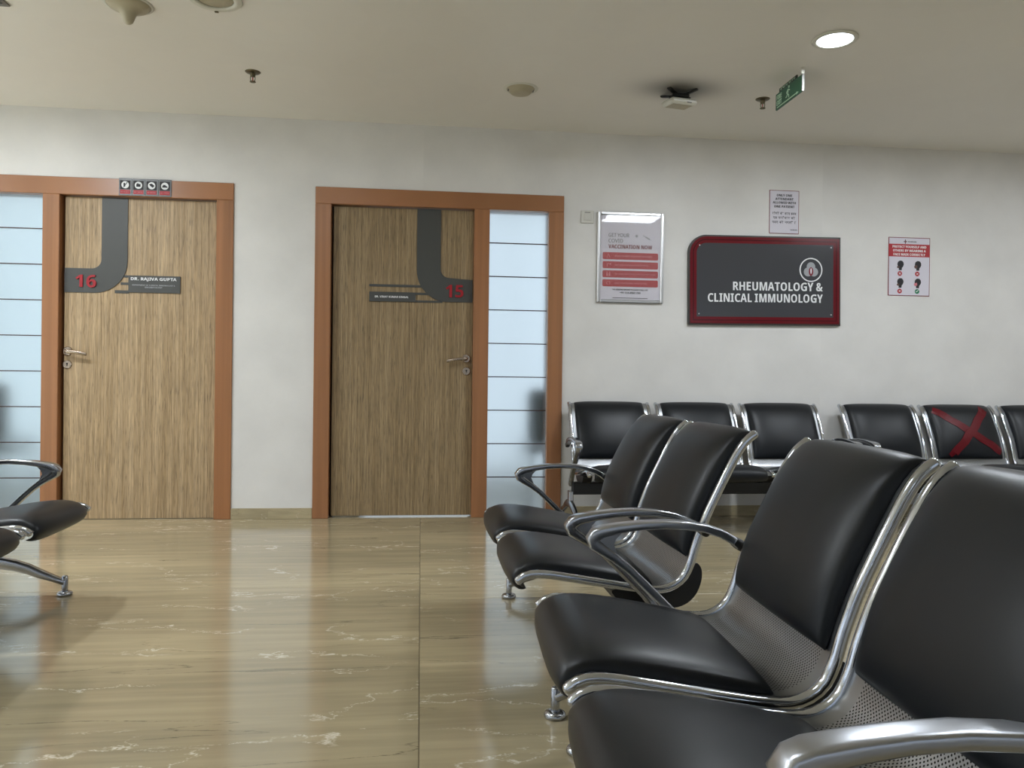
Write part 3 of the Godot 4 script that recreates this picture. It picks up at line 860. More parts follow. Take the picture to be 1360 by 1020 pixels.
func bench_shapes() -> void:
	var rail := Geo.resample(RAIL, 48)
	var path := []
	for p in rail:
		path.append(v3(p))
	bench_mesh.rail = Geo.new().sweep(path, Vector3.RIGHT, [Vector2(0.024, 0.024)], 16, 2.6, 0.3).mesh()
	# steel sheet: plain margins and a perforated middle
	var sheet_c := Geo.resample(RAIL, 36)
	bench_mesh.margin = Geo.new().sheet(sheet_c, 0.008, 0.052, 0.0016).mesh()
	var g := Geo.new()
	bench_mesh.perf = Geo.new().sheet(sheet_c, 0.052, SEAT_W - 0.052, 0.0016).mesh()
	var seat_c := [Vector2(-0.034, 0.346), Vector2(-0.019, 0.351), Vector2(-0.011, 0.364), Vector2(-0.018, 0.379), Vector2(-0.053, 0.390), Vector2(-0.098, 0.388), Vector2(-0.16, 0.379), Vector2(-0.23, 0.367), Vector2(-0.33, 0.351), Vector2(-0.405, 0.344)]
	bench_mesh.seat = Geo.new().pad(seat_c, PAD_IN, SEAT_W - PAD_IN, 0.044, 36, 30, 2.2, 2.8, 3.0).mesh()
	bench_mesh.back = Geo.new().pad(BACK, PAD_IN, SEAT_W - PAD_IN, 0.052, 36, 30, 3.2, 2.05, 3.0).mesh()
	# armrest: top bar, nose and strut in one casting
	var arm := [Vector2(-0.528, 0.517), Vector2(-0.51, 0.532), Vector2(-0.48, 0.548), Vector2(-0.44, 0.561), Vector2(-0.39, 0.569), Vector2(-0.33, 0.572), Vector2(-0.27, 0.569), Vector2(-0.215, 0.562), Vector2(-0.17, 0.553), Vector2(-0.155, 0.546), Vector2(-0.146, 0.534), Vector2(-0.151, 0.520), Vector2(-0.170, 0.507), Vector2(-0.20, 0.488), Vector2(-0.24, 0.457), Vector2(-0.28, 0.419), Vector2(-0.32, 0.379), Vector2(-0.36, 0.339), Vector2(-0.392, 0.30), Vector2(-0.405, 0.27)]
	var sizes := [Vector2(0.030, 0.022), Vector2(0.034, 0.022), Vector2(0.040, 0.022), Vector2(0.043, 0.022), Vector2(0.045, 0.022), Vector2(0.046, 0.022), Vector2(0.046, 0.022), Vector2(0.047, 0.025), Vector2(0.048, 0.029), Vector2(0.047, 0.033), Vector2(0.046, 0.034), Vector2(0.044, 0.033), Vector2(0.041, 0.029), Vector2(0.037, 0.025), Vector2(0.033, 0.021), Vector2(0.032, 0.021), Vector2(0.031, 0.022), Vector2(0.031, 0.023), Vector2(0.031, 0.026), Vector2(0.031, 0.03)]
	var ap := []
	for p in arm:
		ap.append(v3(p))
	g = Geo.new().sweep(ap, Vector3.RIGHT, sizes, 24, 4.5, 0.3)
	# web in the crook of the nose
	var st := g.v.size()
	g.prism(PackedVector2Array([Vector2(-0.15, 0.54), Vector2(-0.225, 0.556), Vector2(-0.205, 0.535), Vector2(-0.20, 0.52), Vector2(-0.215, 0.484), Vector2(-0.15, 0.516)]), -0.013, 0.013)
	for i in range(st, g.v.size()):
		g.v[i] = Vector3(g.v[i].z, g.v[i].y, g.v[i].x)
	g.close(st)
	bench_mesh.arm = g.mesh()
	bench_mesh.cap = Geo.new().sweep([Vector3(0, 0.512, -0.540), Vector3(0, 0.519, -0.530), Vector3(0, 0.526, -0.519)], Vector3.RIGHT, [Vector2(0.030, 0.027), Vector2(0.036, 0.029), Vector2(0.036, 0.027)], 16, 2.6, 0.35).mesh()
	# leg: one arch over both feet, hung from the beam
	var leg := [Vector2(-0.112, 0.056), Vector2(-0.140, 0.068), Vector2(-0.178, 0.083), Vector2(-0.212, 0.096), Vector2(-0.255, 0.116), Vector2(-0.303, 0.131), Vector2(-0.35, 0.141), Vector2(-0.393, 0.147), Vector2(-0.45, 0.146), Vector2(-0.50, 0.137), Vector2(-0.55, 0.12), Vector2(-0.60, 0.097), Vector2(-0.65, 0.074), Vector2(-0.685, 0.06)]
	var lz := [0.024, 0.027, 0.032, 0.038, 0.043, 0.047, 0.05, 0.053, 0.053, 0.05, 0.044, 0.036, 0.03, 0.026]
	var lp := []; var ls := []
	for i in leg.size():
		lp.append(v3(leg[i]))
		ls.append(Vector2(0.03, lz[i]))
	g = Geo.new().sweep(lp, Vector3.RIGHT, ls, 16, 3.4, 0.25)
	g.box(Vector3(0, 0.185, -0.41), Vector3(0.028, 0.09, 0.07), 0.004)
	bench_mesh.leg = g.mesh()
	g = Geo.new()
	g.lathe([Vector2(0.0, 0.086), Vector2(0.009, 0.085), Vector2(0.0125, 0.081), Vector2(0.0125, 0.02), Vector2(0.012, 0.018)], Vector3.ZERO, 20)
	g.lathe([Vector2(0.0, 0.020), Vector2(0.018, 0.0195), Vector2(0.028, 0.015), Vector2(0.031, 0.009), Vector2(0.030, 0.002), Vector2(0.026, 0.0), Vector2(0.0, 0.0)], Vector3.ZERO, 24)
	bench_mesh.foot = g.mesh()
	# bracket between seat bend and beam
	var br := PackedVector2Array([Vector2(-0.27, 0.345), Vector2(-0.30, 0.305), Vector2(-0.345, 0.285), Vector2(-0.46, 0.28), Vector2(-0.505, 0.292), Vector2(-0.535, 0.322), Vector2(-0.55, 0.365), Vector2(-0.548, 0.40), Vector2(-0.528, 0.418), Vector2(-0.508, 0.375), Vector2(-0.475, 0.345), Vector2(-0.43, 0.327), Vector2(-0.375, 0.33)])
	for it in 2:
		var soft := PackedVector2Array()
		for i in br.size():
			var p := br[i]; var q := br[(i + 1) % br.size()]
			soft.append(p.lerp(q, 0.25)); soft.append(p.lerp(q, 0.75))
		br = soft
	g = Geo.new().prism(br, -0.03, 0.03, true)
	for i in g.v.size():
		g.v[i] = Vector3(g.v[i].z, g.v[i].y, g.v[i].x)
	g.close(0)
	bench_mesh.bracket = g.mesh()

func bench(seats: int, label: String, at: Vector3, turn: float, rough_arm := false) -> Node3D:
	var t := thing("waiting_bench", label, "bench", at, turn, "steel and black waiting benches")
	var L := (seats - 1) * PITCH + SEAT_W
	part("beam", Geo.new().box(Vector3(L / 2, 0.248, -0.40), Vector3(L + 0.06, 0.08, 0.055), 0.006), M.black_enamel, t)
	for k in seats:
		var s := part("seat_shell", bench_mesh.perf, M.perforated_steel, t, Vector3(k * PITCH, 0, 0))
		part("plain_margin", bench_mesh.margin, M.steel_sheet, s)
		part("plain_margin", bench_mesh.margin, M.steel_sheet, s, Vector3(SEAT_W - 0.06, 0, 0))
		part("side_rail", bench_mesh.rail, M.chrome, s)
		part("side_rail", bench_mesh.rail, M.chrome, s, Vector3(SEAT_W, 0, 0))
		part("seat_cushion", bench_mesh.seat, M.black_leather, s)
		part("back_cushion", bench_mesh.back, M.black_leather, s)
		part("bracket", bench_mesh.bracket, M.black_enamel, s, Vector3(0.05, 0, 0))
		part("bracket", bench_mesh.bracket, M.black_enamel, s, Vector3(SEAT_W - 0.05, 0, 0))
	for x in [-0.036, L + 0.036]:
		var a := part("armrest", bench_mesh.arm, M.satin_aluminium if rough_arm else M.polished_aluminium, t, Vector3(x, 0, 0))
		part("end_cap", bench_mesh.cap, M.black_plastic, a)
		var l := part("leg", bench_mesh.leg, M.polished_aluminium, t, Vector3(x + (0.038 * (1.0 if x < 0.0 else -1.0) if rough_arm else 0.0), 0, 0))
		part("foot", bench_mesh.foot, M.polished_aluminium, l, Vector3(0, 0, -0.11))
		part("foot", bench_mesh.foot, M.polished_aluminium, l, Vector3(0, 0, -0.685))
	return t

func benches() -> void:
	bench_shapes()
	# facing left: node sits at the far end of the row
	var r := -0.0046
	var far := PITCH + SEAT_W
	bench(2, "black two-seat bench in the middle, facing the doors' side, just behind the closest one", Vector3(0.2718 - sin(r) * far, 0, 3.2253 - cos(r) * far), -PI / 2 + r)
	r = -0.051
	bench(2, "closest black two-seat bench, cut off by the lower right corner", Vector3(0.2668 - sin(r) * SEAT_W, 0, 4.0188 - cos(r) * SEAT_W), -PI / 2 + r, true)
	r = 0.033
	bench(2, "black bench at the left edge whose seats face right", Vector3(-1.3511, 0, 3.0493), PI / 2 + r)
	bench(3, "black three-seat bench along the wall, below the framed poster", Vector3(1.0086, 0, 0.767), 0.0)
	var b := bench(3, "black bench along the wall with a red tape cross on one backrest", Vector3(2.962, 0, 0.767), 0.0)
	# red tape cross on the backrest of its middle seat
	var s: Node3D = b.get_child(2)
	var cross := Geo.new()
	for line in [[Vector2(0.062, 0.768), Vector2(0.492, 0.478)], [Vector2(0.445, 0.775), Vector2(0.105, 0.448)]]:
		var pts := []
		for i in 13:
			var q: Vector2 = (line[0] as Vector2).lerp(line[1], i / 12.0)
			pts.append(q)
		var w := 0.026
		var dir: Vector2 = ((line[1] as Vector2) - line[0]).normalized()
		var nrm := Vector2(-dir.y, dir.x)
		var lift := 0.0035 if line[0].x < 0.2 else 0.0065
		var rows := []
		for p in pts:
			var row := []
			for k in [-1.0, -0.4, 0.3, 1.0]:
				var q: Vector2 = p + nrm * w * k * (1.0 + 0.12 * sin(p.x * 60.0 + k))
				row.append(Vector3(q.x, q.y, back_face(q.x, q.y) + lift + 0.001 * sin(q.x * 90.0 + q.y * 70.0)))
			rows.append(row)
		var st := cross.v.size()
		for i in 12:
			for k in 3:
				cross.quad(rows[i][k], rows[i][k + 1], rows[i + 1][k + 1], rows[i + 1][k], -1)
				var d := Vector3(0, 0, -0.0022)
				cross.quad(rows[i][k] + d, rows[i + 1][k] + d, rows[i + 1][k + 1] + d, rows[i][k + 1] + d, -1)
			var dd := Vector3(0, 0, -0.0022)
			cross.quad(rows[i][0], rows[i + 1][0], rows[i + 1][0] + dd, rows[i][0] + dd)
			cross.quad(rows[i][3], rows[i][3] + dd, rows[i + 1][3] + dd, rows[i + 1][3])
		cross.close(st)
	var o := part("tape_cross", cross, M.red_tape, s)
	o.set_meta("label", "cross of red tape on the backrest")

var back_pts := []
# z of the front of a back cushion (bench axes) at height y and sideways x
func back_face(x: float, y: float) -> float:
	if back_pts.is_empty():
		back_pts = Geo.resample(BACK, 120)
	var L := absf(2.0 * (x - PAD_IN) / (SEAT_W - 2.0 * PAD_IN) - 1.0)
	var fl := pow(maxf(0.0, 1 - pow(L, 3.0)), 1.0 / 3.0)
	var best := -9.0
	var pp := Vector2.ZERO; var have := false
	for i in back_pts.size():
		var S := absf(2.0 * i / (back_pts.size() - 1.0) - 1.0)
		var pw := 3.2 if i * 2 < back_pts.size() else 2.05
		var h := 0.052 * fl * pow(maxf(0.0, 1 - pow(S, pw)), 1.0 / pw) + 0.004
		var ta: Vector2 = (back_pts[mini(i + 1, back_pts.size() - 1)] - back_pts[maxi(i - 1, 0)]).normalized()
		var p: Vector2 = back_pts[i] + Vector2(ta.y, -ta.x) * h
		if have and (pp.y - y) * (p.y - y) <= 0.0 and absf(p.y - pp.y) > 1e-6:
			best = maxf(best, lerpf(pp.x, p.x, (y - pp.y) / (p.y - pp.y)))
		pp = p; have = true
	return best if best > -5.0 else -0.62

# ------------------------------------------------------------------ things on the wall
func sheet_poster(called: String, label: String, category: String, x0: float, x1: float, y0: float, y1: float, border: Material, bw: float) -> Node3D:
	var t := thing(called, label, category, Vector3((x0 + x1) / 2, y0, 0.0))
	var w := x1 - x0; var h := y1 - y0
	part("border", Geo.new().box(Vector3(0, h / 2, 0.0012), Vector3(w, h, 0.0024)), border, t)
	part("paper", Geo.new().box(Vector3(0, h / 2, 0.002), Vector3(w - 2 * bw, h - 2 * bw, 0.0024)), M.paper, t)
	return t

func cross_logo(parent: Node3D, at: Vector3, s: float, m1: Material, m2: Material) -> void:
	var g := Geo.new()
	g.box(at, Vector3(s, s * 0.22, 0.001)); g.box(at + Vector3(0, s * 0.34, 0), Vector3(s * 0.22, s * 0.5, 0.001)); g.box(at - Vector3(0, s * 0.34, 0), Vector3(s * 0.22, s * 0.5, 0.001))
	part("logo", g, m1, parent)
	part("logo_heart", Geo.new().prism(disc_poly(Vector2(at.x, at.y), s * 0.24, 14), at.z + 0.0004, at.z + 0.0011), m2, parent)

func wall_things() -> void:
	# framed vaccination poster
	var t := thing("framed_poster", "silver framed vaccination poster with four red text bars on the wall", "poster", Vector3(1.444, 1.492, 0.0))
	var w := 0.474; var h := 0.632
	part("backing", Geo.new().box(Vector3(0, h / 2, 0.006), Vector3(w - 0.01, h - 0.01, 0.012)), M.paper, t)
	for s in [-1.0, 1.0]:
		part("frame_bar", Geo.new().box(Vector3(s * (w / 2 - 0.011), h / 2, 0.011), Vector3(0.022, h, 0.022), 0.005), M.silver_frame, t)
		part("frame_bar", Geo.new().box(Vector3(0, h / 2 + s * (h / 2 - 0.011), 0.0115), Vector3(w - 0.044, 0.022, 0.022), 0.005), M.silver_frame, t)
	part("cover", Geo.new().box(Vector3(0, h / 2, 0.0175), Vector3(w - 0.04, h - 0.04, 0.002)), M.acrylic, t)
	var z := 0.0128
	cross_logo(t, Vector3(-0.185, 0.587, z), 0.028, M.print_grey, M.print_dark_red)
	lettering("logo_lettering", "medanta", M.print_grey, t, Vector3(-0.16, 0.582, z), 0.075, 0.011, 0.0)
	hindi("corner_lettering", [["pa", "ha"], ["la", "ca"]], M.print_black, t, Vector3(0.085, 0.574, z), 0.055, 0.013)
	lettering("heading_lettering", "GET YOUR", M.sign_grey, t, Vector3(-0.158, 0.458, z), 0.147, 0.026, 0.0, 0.001, false)
	lettering("heading_lettering", "COVID", M.sign_grey, t, Vector3(-0.158, 0.419, z), 0.102, 0.026, 0.0, 0.001, false)
	lettering("heading_lettering", "VACCINATION NOW", M.print_dark_red, t, Vector3(-0.158, 0.378, z), 0.312, 0.027, 0.0)
	var virus := Geo.new().prism(disc_poly(Vector2(0.042, 0.468), 0.008, 14), z, z + 0.001)
	for k in 8:
		virus.box(Vector3(0.042 + cos(k * TAU / 8) * 0.011, 0.468 + sin(k * TAU / 8) * 0.011, z + 0.0005), Vector3(0.003, 0.003, 0.001))
	part("virus_picture", virus, M.print_grey, t)
	var syr := Geo.new().box(Vector3.ZERO, Vector3(0.035, 0.009, 0.001))
	syr.box(Vector3(0.024, 0, 0), Vector3(0.014, 0.002, 0.001)); syr.box(Vector3(-0.026, 0, 0), Vector3(0.018, 0.003, 0.001)); syr.box(Vector3(-0.035, 0, 0), Vector3(0.003, 0.01, 0.001))
	var sy := part("syringe_picture", syr, M.print_grey, t, Vector3(0.122, 0.455, z))
	sy.rotation.z = -0.5
	var lines := ["MOBILE NUMBER REGISTERED ON COWIN", "PAN CARD/AADHAAR CARD/VOTER ID", "18+ (FOR FIRST DOSE AND SECOND DOSE)", "CARRY YOUR ORIGINAL PHOTO ID CARD"]
	var widths := [0.265, 0.24, 0.29, 0.23]
	for k in 4:
		var y := 0.326 - k * 0.063
		var b := part("red_bar", Geo.new().prism(round_rect(Vector2(-0.198, y - 0.0245), Vector2(0.198, y + 0.0245), 0.009), z - 0.001, z + 0.0004), M.print_red, t)
		lettering("bar_lettering", lines[k], M.print_pink, b, Vector3(-0.112, y - 0.006, z + 0.0004), widths[k], 0.011, 0.0)
		var ic := Geo.new()
		var c := Vector2(-0.157, y)
		match k:
			0:
				ic.prism(PackedVector2Array([c + Vector2(-0.012, -0.013), c + Vector2(-0.009, -0.013), c + Vector2(0, 0.012), c + Vector2(-0.001, 0.015)]), z, z + 0.001)
				ic.prism(PackedVector2Array([c + Vector2(0.012, -0.013), c + Vector2(0.001, 0.015), c + Vector2(0, 0.012), c + Vector2(0.009, -0.013)]), z, z + 0.001)
			1:
				ic.box(Vector3(c.x - 0.009, c.y - 0.004, z), Vector3(0.004, 0.02, 0.001)); ic.box(Vector3(c.x - 0.002, c.y + 0.008, z), Vector3(0.014, 0.004, 0.001)); ic.prism(disc_poly(c + Vector2(0.013, 0.006), 0.006, 10), z, z + 0.001)
			2:
				for q in [-0.009, 0.009]:
					ic.prism(disc_poly(c + Vector2(q, 0.011), 0.0045, 10), z, z + 0.001); ic.box(Vector3(c.x + q, c.y - 0.005, z), Vector3(0.011, 0.02, 0.001))
			3:
				for q in [-1.0, 1.0]:
					ic.prism(PackedVector2Array([c + Vector2(q * 0.016, 0), c + Vector2(q * 0.006, 0.013), c + Vector2(q * 0.003, 0.011), c + Vector2(q * 0.012, 0), c + Vector2(q * 0.003, -0.011), c + Vector2(q * 0.006, -0.013)]), z, z + 0.001)
		part("bar_icon", ic, M.print_pink, b)
	lettering("footer_lettering", "TO KNOW MORE PLEASE CALL US", M.print_black, t, Vector3(0.0, 0.087, z), 0.253, 0.010)
	lettering("footer_lettering", "+91 124 4962 200", M.print_black, t, Vector3(0.0, 0.064, z), 0.148, 0.013)
	part("footer_line", Geo.new().box(Vector3(0.0, 0.034, z), Vector3(0.25, 0.004, 0.001)), M.print_black, t)

	# department board
	t = thing("department_board", "large dark grey board with a red border reading Rheumatology and Clinical Immunology", "sign", Vector3(2.428, 1.355, 0.0))
	t.rotation.z = 0.012
	var bw := 1.13; var bh := 0.635
	var poly_in := func(i: float) -> PackedVector2Array:
		var x0 := -bw / 2 + i; var x1 := bw / 2 - i; var y0 := i; var y1 := bh - i
		var r := 0.13 - i
		var p := PackedVector2Array([Vector2(x0, y0), Vector2(x1, y0), Vector2(x1, y1)])
		for k in 13:
			var a := PI / 2 + PI / 2 * k / 12.0
			p.append(Vector2(x0 + r, y1 - r) + Vector2(cos(a), sin(a)) * r)
		return p
	part("back_board", Geo.new().prism(poly_in.call(0.0), 0.0, 0.022), M.board_edge, t)
	part("red_border", Geo.new().prism(poly_in.call(0.012), 0.018, 0.028), M.board_red, t)
	part("border_line", Geo.new().prism(poly_in.call(0.031), 0.024, 0.0285), M.board_dark_red, t)
	part("red_border", Geo.new().prism(poly_in.call(0.038), 0.024, 0.029), M.board_red, t)
	part("front_panel", Geo.new().prism(poly_in.call(0.058), 0.024, 0.0296), M.board_grey, t)
	z = 0.0296
	lettering("board_lettering", "RHEUMATOLOGY &", M.print_white, t, Vector3(0.427, 0.246, z), 0.668, 0.060, 1.0, 0.002)
	lettering("board_lettering", "CLINICAL IMMUNOLOGY", M.print_white, t, Vector3(0.427, 0.163, z), 0.852, 0.060, 1.0, 0.002)
	var ec := Vector2(0.338, 0.398)
	var ring := Geo.new()
	for k in 36:
		var a0 := TAU * k / 36; var a1 := TAU * (k + 1) / 36
		ring.prism(PackedVector2Array([ec + Vector2(cos(a0), sin(a0)) * 0.078, ec + Vector2(cos(a0), sin(a0)) * 0.086, ec + Vector2(cos(a1), sin(a1)) * 0.086, ec + Vector2(cos(a1), sin(a1)) * 0.078]), z, z + 0.002)
	part("emblem_ring", ring, M.print_white, t)
	var lobes := Geo.new()
	for k in 3:
		var c := ec + Vector2(0, 0.0) + Vector2(cos(PI / 2 + k * TAU / 3), sin(PI / 2 + k * TAU / 3)) * 0.025 + Vector2(0, -0.002)
		lobes.prism(disc_poly(c, 0.032, 22), z, z + 0.0014 + k * 0.0001)
	part("emblem_lobes", lobes, M.print_grey, t)
	part("emblem_oval", Geo.new().prism(disc_poly(ec + Vector2(0, -0.012), 0.017, 20, 0.031), z + 0.001, z + 0.0022), M.print_dark_red, t)
	part("emblem_core", Geo.new().prism(disc_poly(ec + Vector2(0, -0.008), 0.0055, 14, 0.02), z + 0.0015, z + 0.0028), M.print_white, t)
	for c in [Vector2(-0.485, 0.56), Vector2(0.49, 0.56), Vector2(-0.49, 0.078), Vector2(0.49, 0.078)]:
		part("screw", Geo.new().prism(disc_poly(c, 0.005, 12), z, z + 0.002), M.silver_frame, t)

	# paper notice above the board
	t = sheet_poster("paper_notice", "small white notice in English and Hindi above the department board", "notice", 2.457, 2.679, 2.014, 2.324, M.print_dark_red, 0.004)
	z = 0.0036
	var ls := [["ONLY ONE", 0.115, 0.266], ["ATTENDANT", 0.135, 0.240], ["ALLOWED WITH", 0.172, 0.214], ["ONE PATIENT", 0.152, 0.186]]
	for l in ls:
		lettering("notice_lettering", l[0], M.print_black, t, Vector3(0, l[2], z), l[1], 0.016)
	hindi("hindi_lettering", [["ra", "o", "ga", "ii"], ["ka", "e"], ["sa", "aa", "tha"], ["ka", "va", "la"]], M.print_black, t, Vector3(0, 0.136, z), 0.18, 0.015)
	hindi("hindi_lettering", [["ea", "ka"], ["pa", "ra", "i", "ca", "aa", "ra"], ["ka", "o"]], M.print_black, t, Vector3(0, 0.105, z), 0.165, 0.015)
	hindi("hindi_lettering", [["pa", "va", "sha"], ["ka", "ii"], ["na", "ma", "ta", "i"], ["ha"]], M.print_black, t, Vector3(0, 0.073, z), 0.18, 0.015)
	lettering("logo_lettering", "medanta", M.print_black, t, Vector3(0.098, 0.026, z), 0.05, 0.008, 1.0)

	# face mask poster
	t = sheet_poster("mask_poster", "white face mask poster with a red heading and four black heads", "poster", 3.366, 3.689, 1.592, 2.018, M.print_dark_red, 0.005)
	cross_logo(t, Vector3(-0.032, 0.395, z), 0.026, M.print_black, M.print_dark_red)
	lettering("logo_lettering", "medanta", M.print_black, t, Vector3(-0.012, 0.391, z), 0.066, 0.010, 0.0)
	part("red_band", Geo.new().box(Vector3(0, 0.331, 0.0033), Vector3(0.318, 0.092, 0.001)), M.print_red, t)
	var hs := ["PROTECT YOURSELF AND", "OTHERS BY WEARING A", "FACE MASK CORRECTLY"]
	for k in 3:
		lettering("heading_lettering", hs[k], M.print_white, t, Vector3(0, 0.349 - k * 0.028, 0.0038), 0.262 - k * 0.008, 0.017)
	for k in 4:
		var c := Vector2(-0.07 if k % 2 == 0 else 0.066, 0.222 if k < 2 else 0.094)
		var hd := PackedVector2Array()
		for q in [[-0.004, 0.034], [0.014, 0.033], [0.025, 0.022], [0.028, 0.006], [0.022, -0.010], [0.014, -0.018], [0.012, -0.036], [-0.010, -0.036], [-0.010, -0.022], [-0.016, -0.020], [-0.019, -0.004], [-0.022, 0.008], [-0.018, 0.024]]:
			hd.append(c + Vector2(q[0], q[1]))
		var hp := part("head_picture", Geo.new().prism(hd, z - 0.0005, z + 0.0004), M.print_black, t)
		var mk := PackedVector2Array([c + Vector2(-0.025, 0.0), c + Vector2(-0.004, 0.004), c + Vector2(-0.002, -0.014), c + Vector2(-0.018, -0.022), c + Vector2(-0.027, -0.012)]) if k % 2 == 1 else PackedVector2Array([c + Vector2(-0.022, -0.008), c + Vector2(-0.006, -0.006), c + Vector2(-0.006, -0.018), c + Vector2(-0.02, -0.021), c + Vector2(-0.026, -0.014)])
		part("mask_picture", Geo.new().prism(mk, z, z + 0.001), M.print_pink if k == 3 else M.skin_print, hp)
		var dc := c + Vector2(-0.002, -0.06)
		part("mark_disc", Geo.new().prism(disc_poly(dc, 0.0175, 20), z - 0.0005, z + 0.0004), M.print_green if k == 3 else M.print_red, t)
		var g := Geo.new()
		if k == 3:
			g.prism(PackedVector2Array([dc + Vector2(-0.010, 0.001), dc + Vector2(-0.004, -0.006), dc + Vector2(0.010, 0.009), dc + Vector2(0.007, 0.011), dc + Vector2(-0.004, 0.0), dc + Vector2(-0.008, 0.004)]), z, z + 0.001)
		else:
			for q in [1.0, -1.0]:
				g.prism(PackedVector2Array([dc + Vector2(-0.008, -0.006 * q), dc + Vector2(-0.006, -0.008 * q), dc + Vector2(0.008, 0.006 * q), dc + Vector2(0.006, 0.008 * q)]), z, z + 0.001)
		part("mark", g, M.print_white, t)

	# switch plate
	t = thing("wall_switch", "small square switch plate beside the framed poster", "switch", Vector3(1.135, 2.04, 0.0))
	part("plate", Geo.new().box(Vector3(0, 0.044, 0.005), Vector3(0.09, 0.088, 0.010), 0.003), M.switch_plastic, t)
	part("rocker", Geo.new().box(Vector3(0.0, 0.042, 0.011), Vector3(0.05, 0.046, 0.006), 0.002), M.switch_plastic, t)
	part("label_slot", Geo.new().box(Vector3(0.0, 0.074, 0.0102), Vector3(0.04, 0.006, 0.001)), M.vent_grey, t)

	# four prohibition plaques over door 16
	var names := ["leftmost", "second from left", "third from left", "rightmost"]
	for k in 4:
		var x := -1.924 + k * 0.0823
		t = thing("prohibition_plaque", "small prohibition plaque above door 16, %s of the four" % names[k], "plaque", Vector3(x, 2.114, 0.012), 0, "prohibition plaques above door 16")
		part("plate", Geo.new().box(Vector3(0, 0.056, 0.002), Vector3(0.081, 0.112, 0.004), 0.0008), M.sign_grey, t)
		part("black_panel", Geo.new().box(Vector3(-0.001, 0.069, 0.0038), Vector3(0.064, 0.058, 0.001)), M.print_black, t)
		part("white_disc", Geo.new().prism(disc_poly(Vector2(-0.001, 0.069), 0.0235, 24), 0.004, 0.0048), M.print_white, t)
		var g := Geo.new()
		match k:
			0:
				g.box(Vector3(-0.006, 0.069, 0.0052), Vector3(0.010, 0.024, 0.0008)); g.prism(PackedVector2Array([Vector2(-0.014, 0.052), Vector2(-0.010, 0.051), Vector2(0.014, 0.085), Vector2(0.010, 0.087)]), 0.0048, 0.0056)
			1:
				g.box(Vector3(-0.001, 0.068, 0.0052), Vector3(0.026, 0.018, 0.0008)); g.box(Vector3(-0.005, 0.079, 0.0052), Vector3(0.009, 0.005, 0.0008))
			2:
				g.prism(PackedVector2Array([Vector2(-0.017, 0.078), Vector2(0.0, 0.083), Vector2(0.008, 0.076), Vector2(0.017, 0.069), Vector2(0.006, 0.056), Vector2(-0.008, 0.066)]), 0.0048, 0.0056)
			3:
				g.prism(PackedVector2Array([Vector2(-0.017, 0.060), Vector2(0.016, 0.060), Vector2(0.016, 0.067), Vector2(0.008, 0.070), Vector2(0.002, 0.077), Vector2(-0.010, 0.077), Vector2(-0.016, 0.068)]), 0.0048, 0.0056)
		part("pictogram", g, M.print_black, t)
		part("red_strip", Geo.new().box(Vector3(-0.001, 0.024, 0.0038), Vector3(0.064, 0.026, 0.001)), M.print_red, t)
		lettering("strip_lettering", ["NO MOBILE", "NO CAMERA", "NO SMOKING", "NO FOOD"][k], M.print_pink, t, Vector3(-0.001, 0.019, 0.0043), 0.052, 0.010)

# ------------------------------------------------------------------ ceiling
func downlight(x: float, z: float, on: bool, label: String, power := 96.0) -> void:
	var t := thing("ceiling_downlight", label, "ceiling light", Vector3(x, CEIL, z), 0, "round recessed downlights")
	part("trim_ring", Geo.new().lathe([Vector2(0.086, 0.0), Vector2(0.108, 0.0), Vector2(0.112, -0.003), Vector2(0.106, -0.008), Vector2(0.090, -0.009), Vector2(0.086, -0.006), Vector2(0.086, 0.0)], Vector3.ZERO, 40), M.white_plastic, t)
	part("diffuser", Geo.new().lathe([Vector2(0.0, -0.006), Vector2(0.086, -0.006), Vector2(0.086, 0.0), Vector2(0.0, 0.0)], Vector3.ZERO, 36, 100), M.lamp_face if on else M.white_plastic, t)
	if on:
		area("downlight_glow", Vector3(x, CEIL - 0.014, z), Vector3.DOWN, Vector2(0.15, 0.15), power, Color(0.94, 0.97, 1.0))

func sprinkler(x: float, z: float, label: String) -> void:
	var t := thing("sprinkler_head", label, "sprinkler", Vector3(x, CEIL, z), 0, "brass sprinkler heads")
	part("escutcheon", Geo.new().lathe([Vector2(0.0, -0.008), Vector2(0.018, -0.010), Vector2(0.036, -0.006), Vector2(0.043, -0.001), Vector2(0.043, 0.0)], Vector3.ZERO, 28), M.brass, t)
	part("body", Geo.new().lathe([Vector2(0.0, -0.028), Vector2(0.012, -0.028), Vector2(0.015, -0.018), Vector2(0.015, -0.006)], Vector3.ZERO, 18), M.brass, t)
	var g := Geo.new()
	for s in [-1.0, 1.0]:
		g.sweep([Vector3(s * 0.012, -0.024, 0), Vector3(s * 0.0135, -0.036, 0), Vector3(s * 0.012, -0.047, 0), Vector3(s * 0.004, -0.054, 0)], Vector3(0, 0, 1), [Vector2(0.006, 0.004)], 8)
	part("yoke", g, M.brass, t)
	part("bulb", Geo.new().lathe([Vector2(0.0, -0.052), Vector2(0.003, -0.050), Vector2(0.003, -0.03), Vector2(0.0, -0.028)], Vector3.ZERO, 10), M.print_red, t)
	part("deflector", Geo.new().lathe([Vector2(0.0, -0.060), Vector2(0.008, -0.061), Vector2(0.0165, -0.058), Vector2(0.017, -0.055), Vector2(0.0, -0.053)], Vector3.ZERO, 20), M.brass, t)

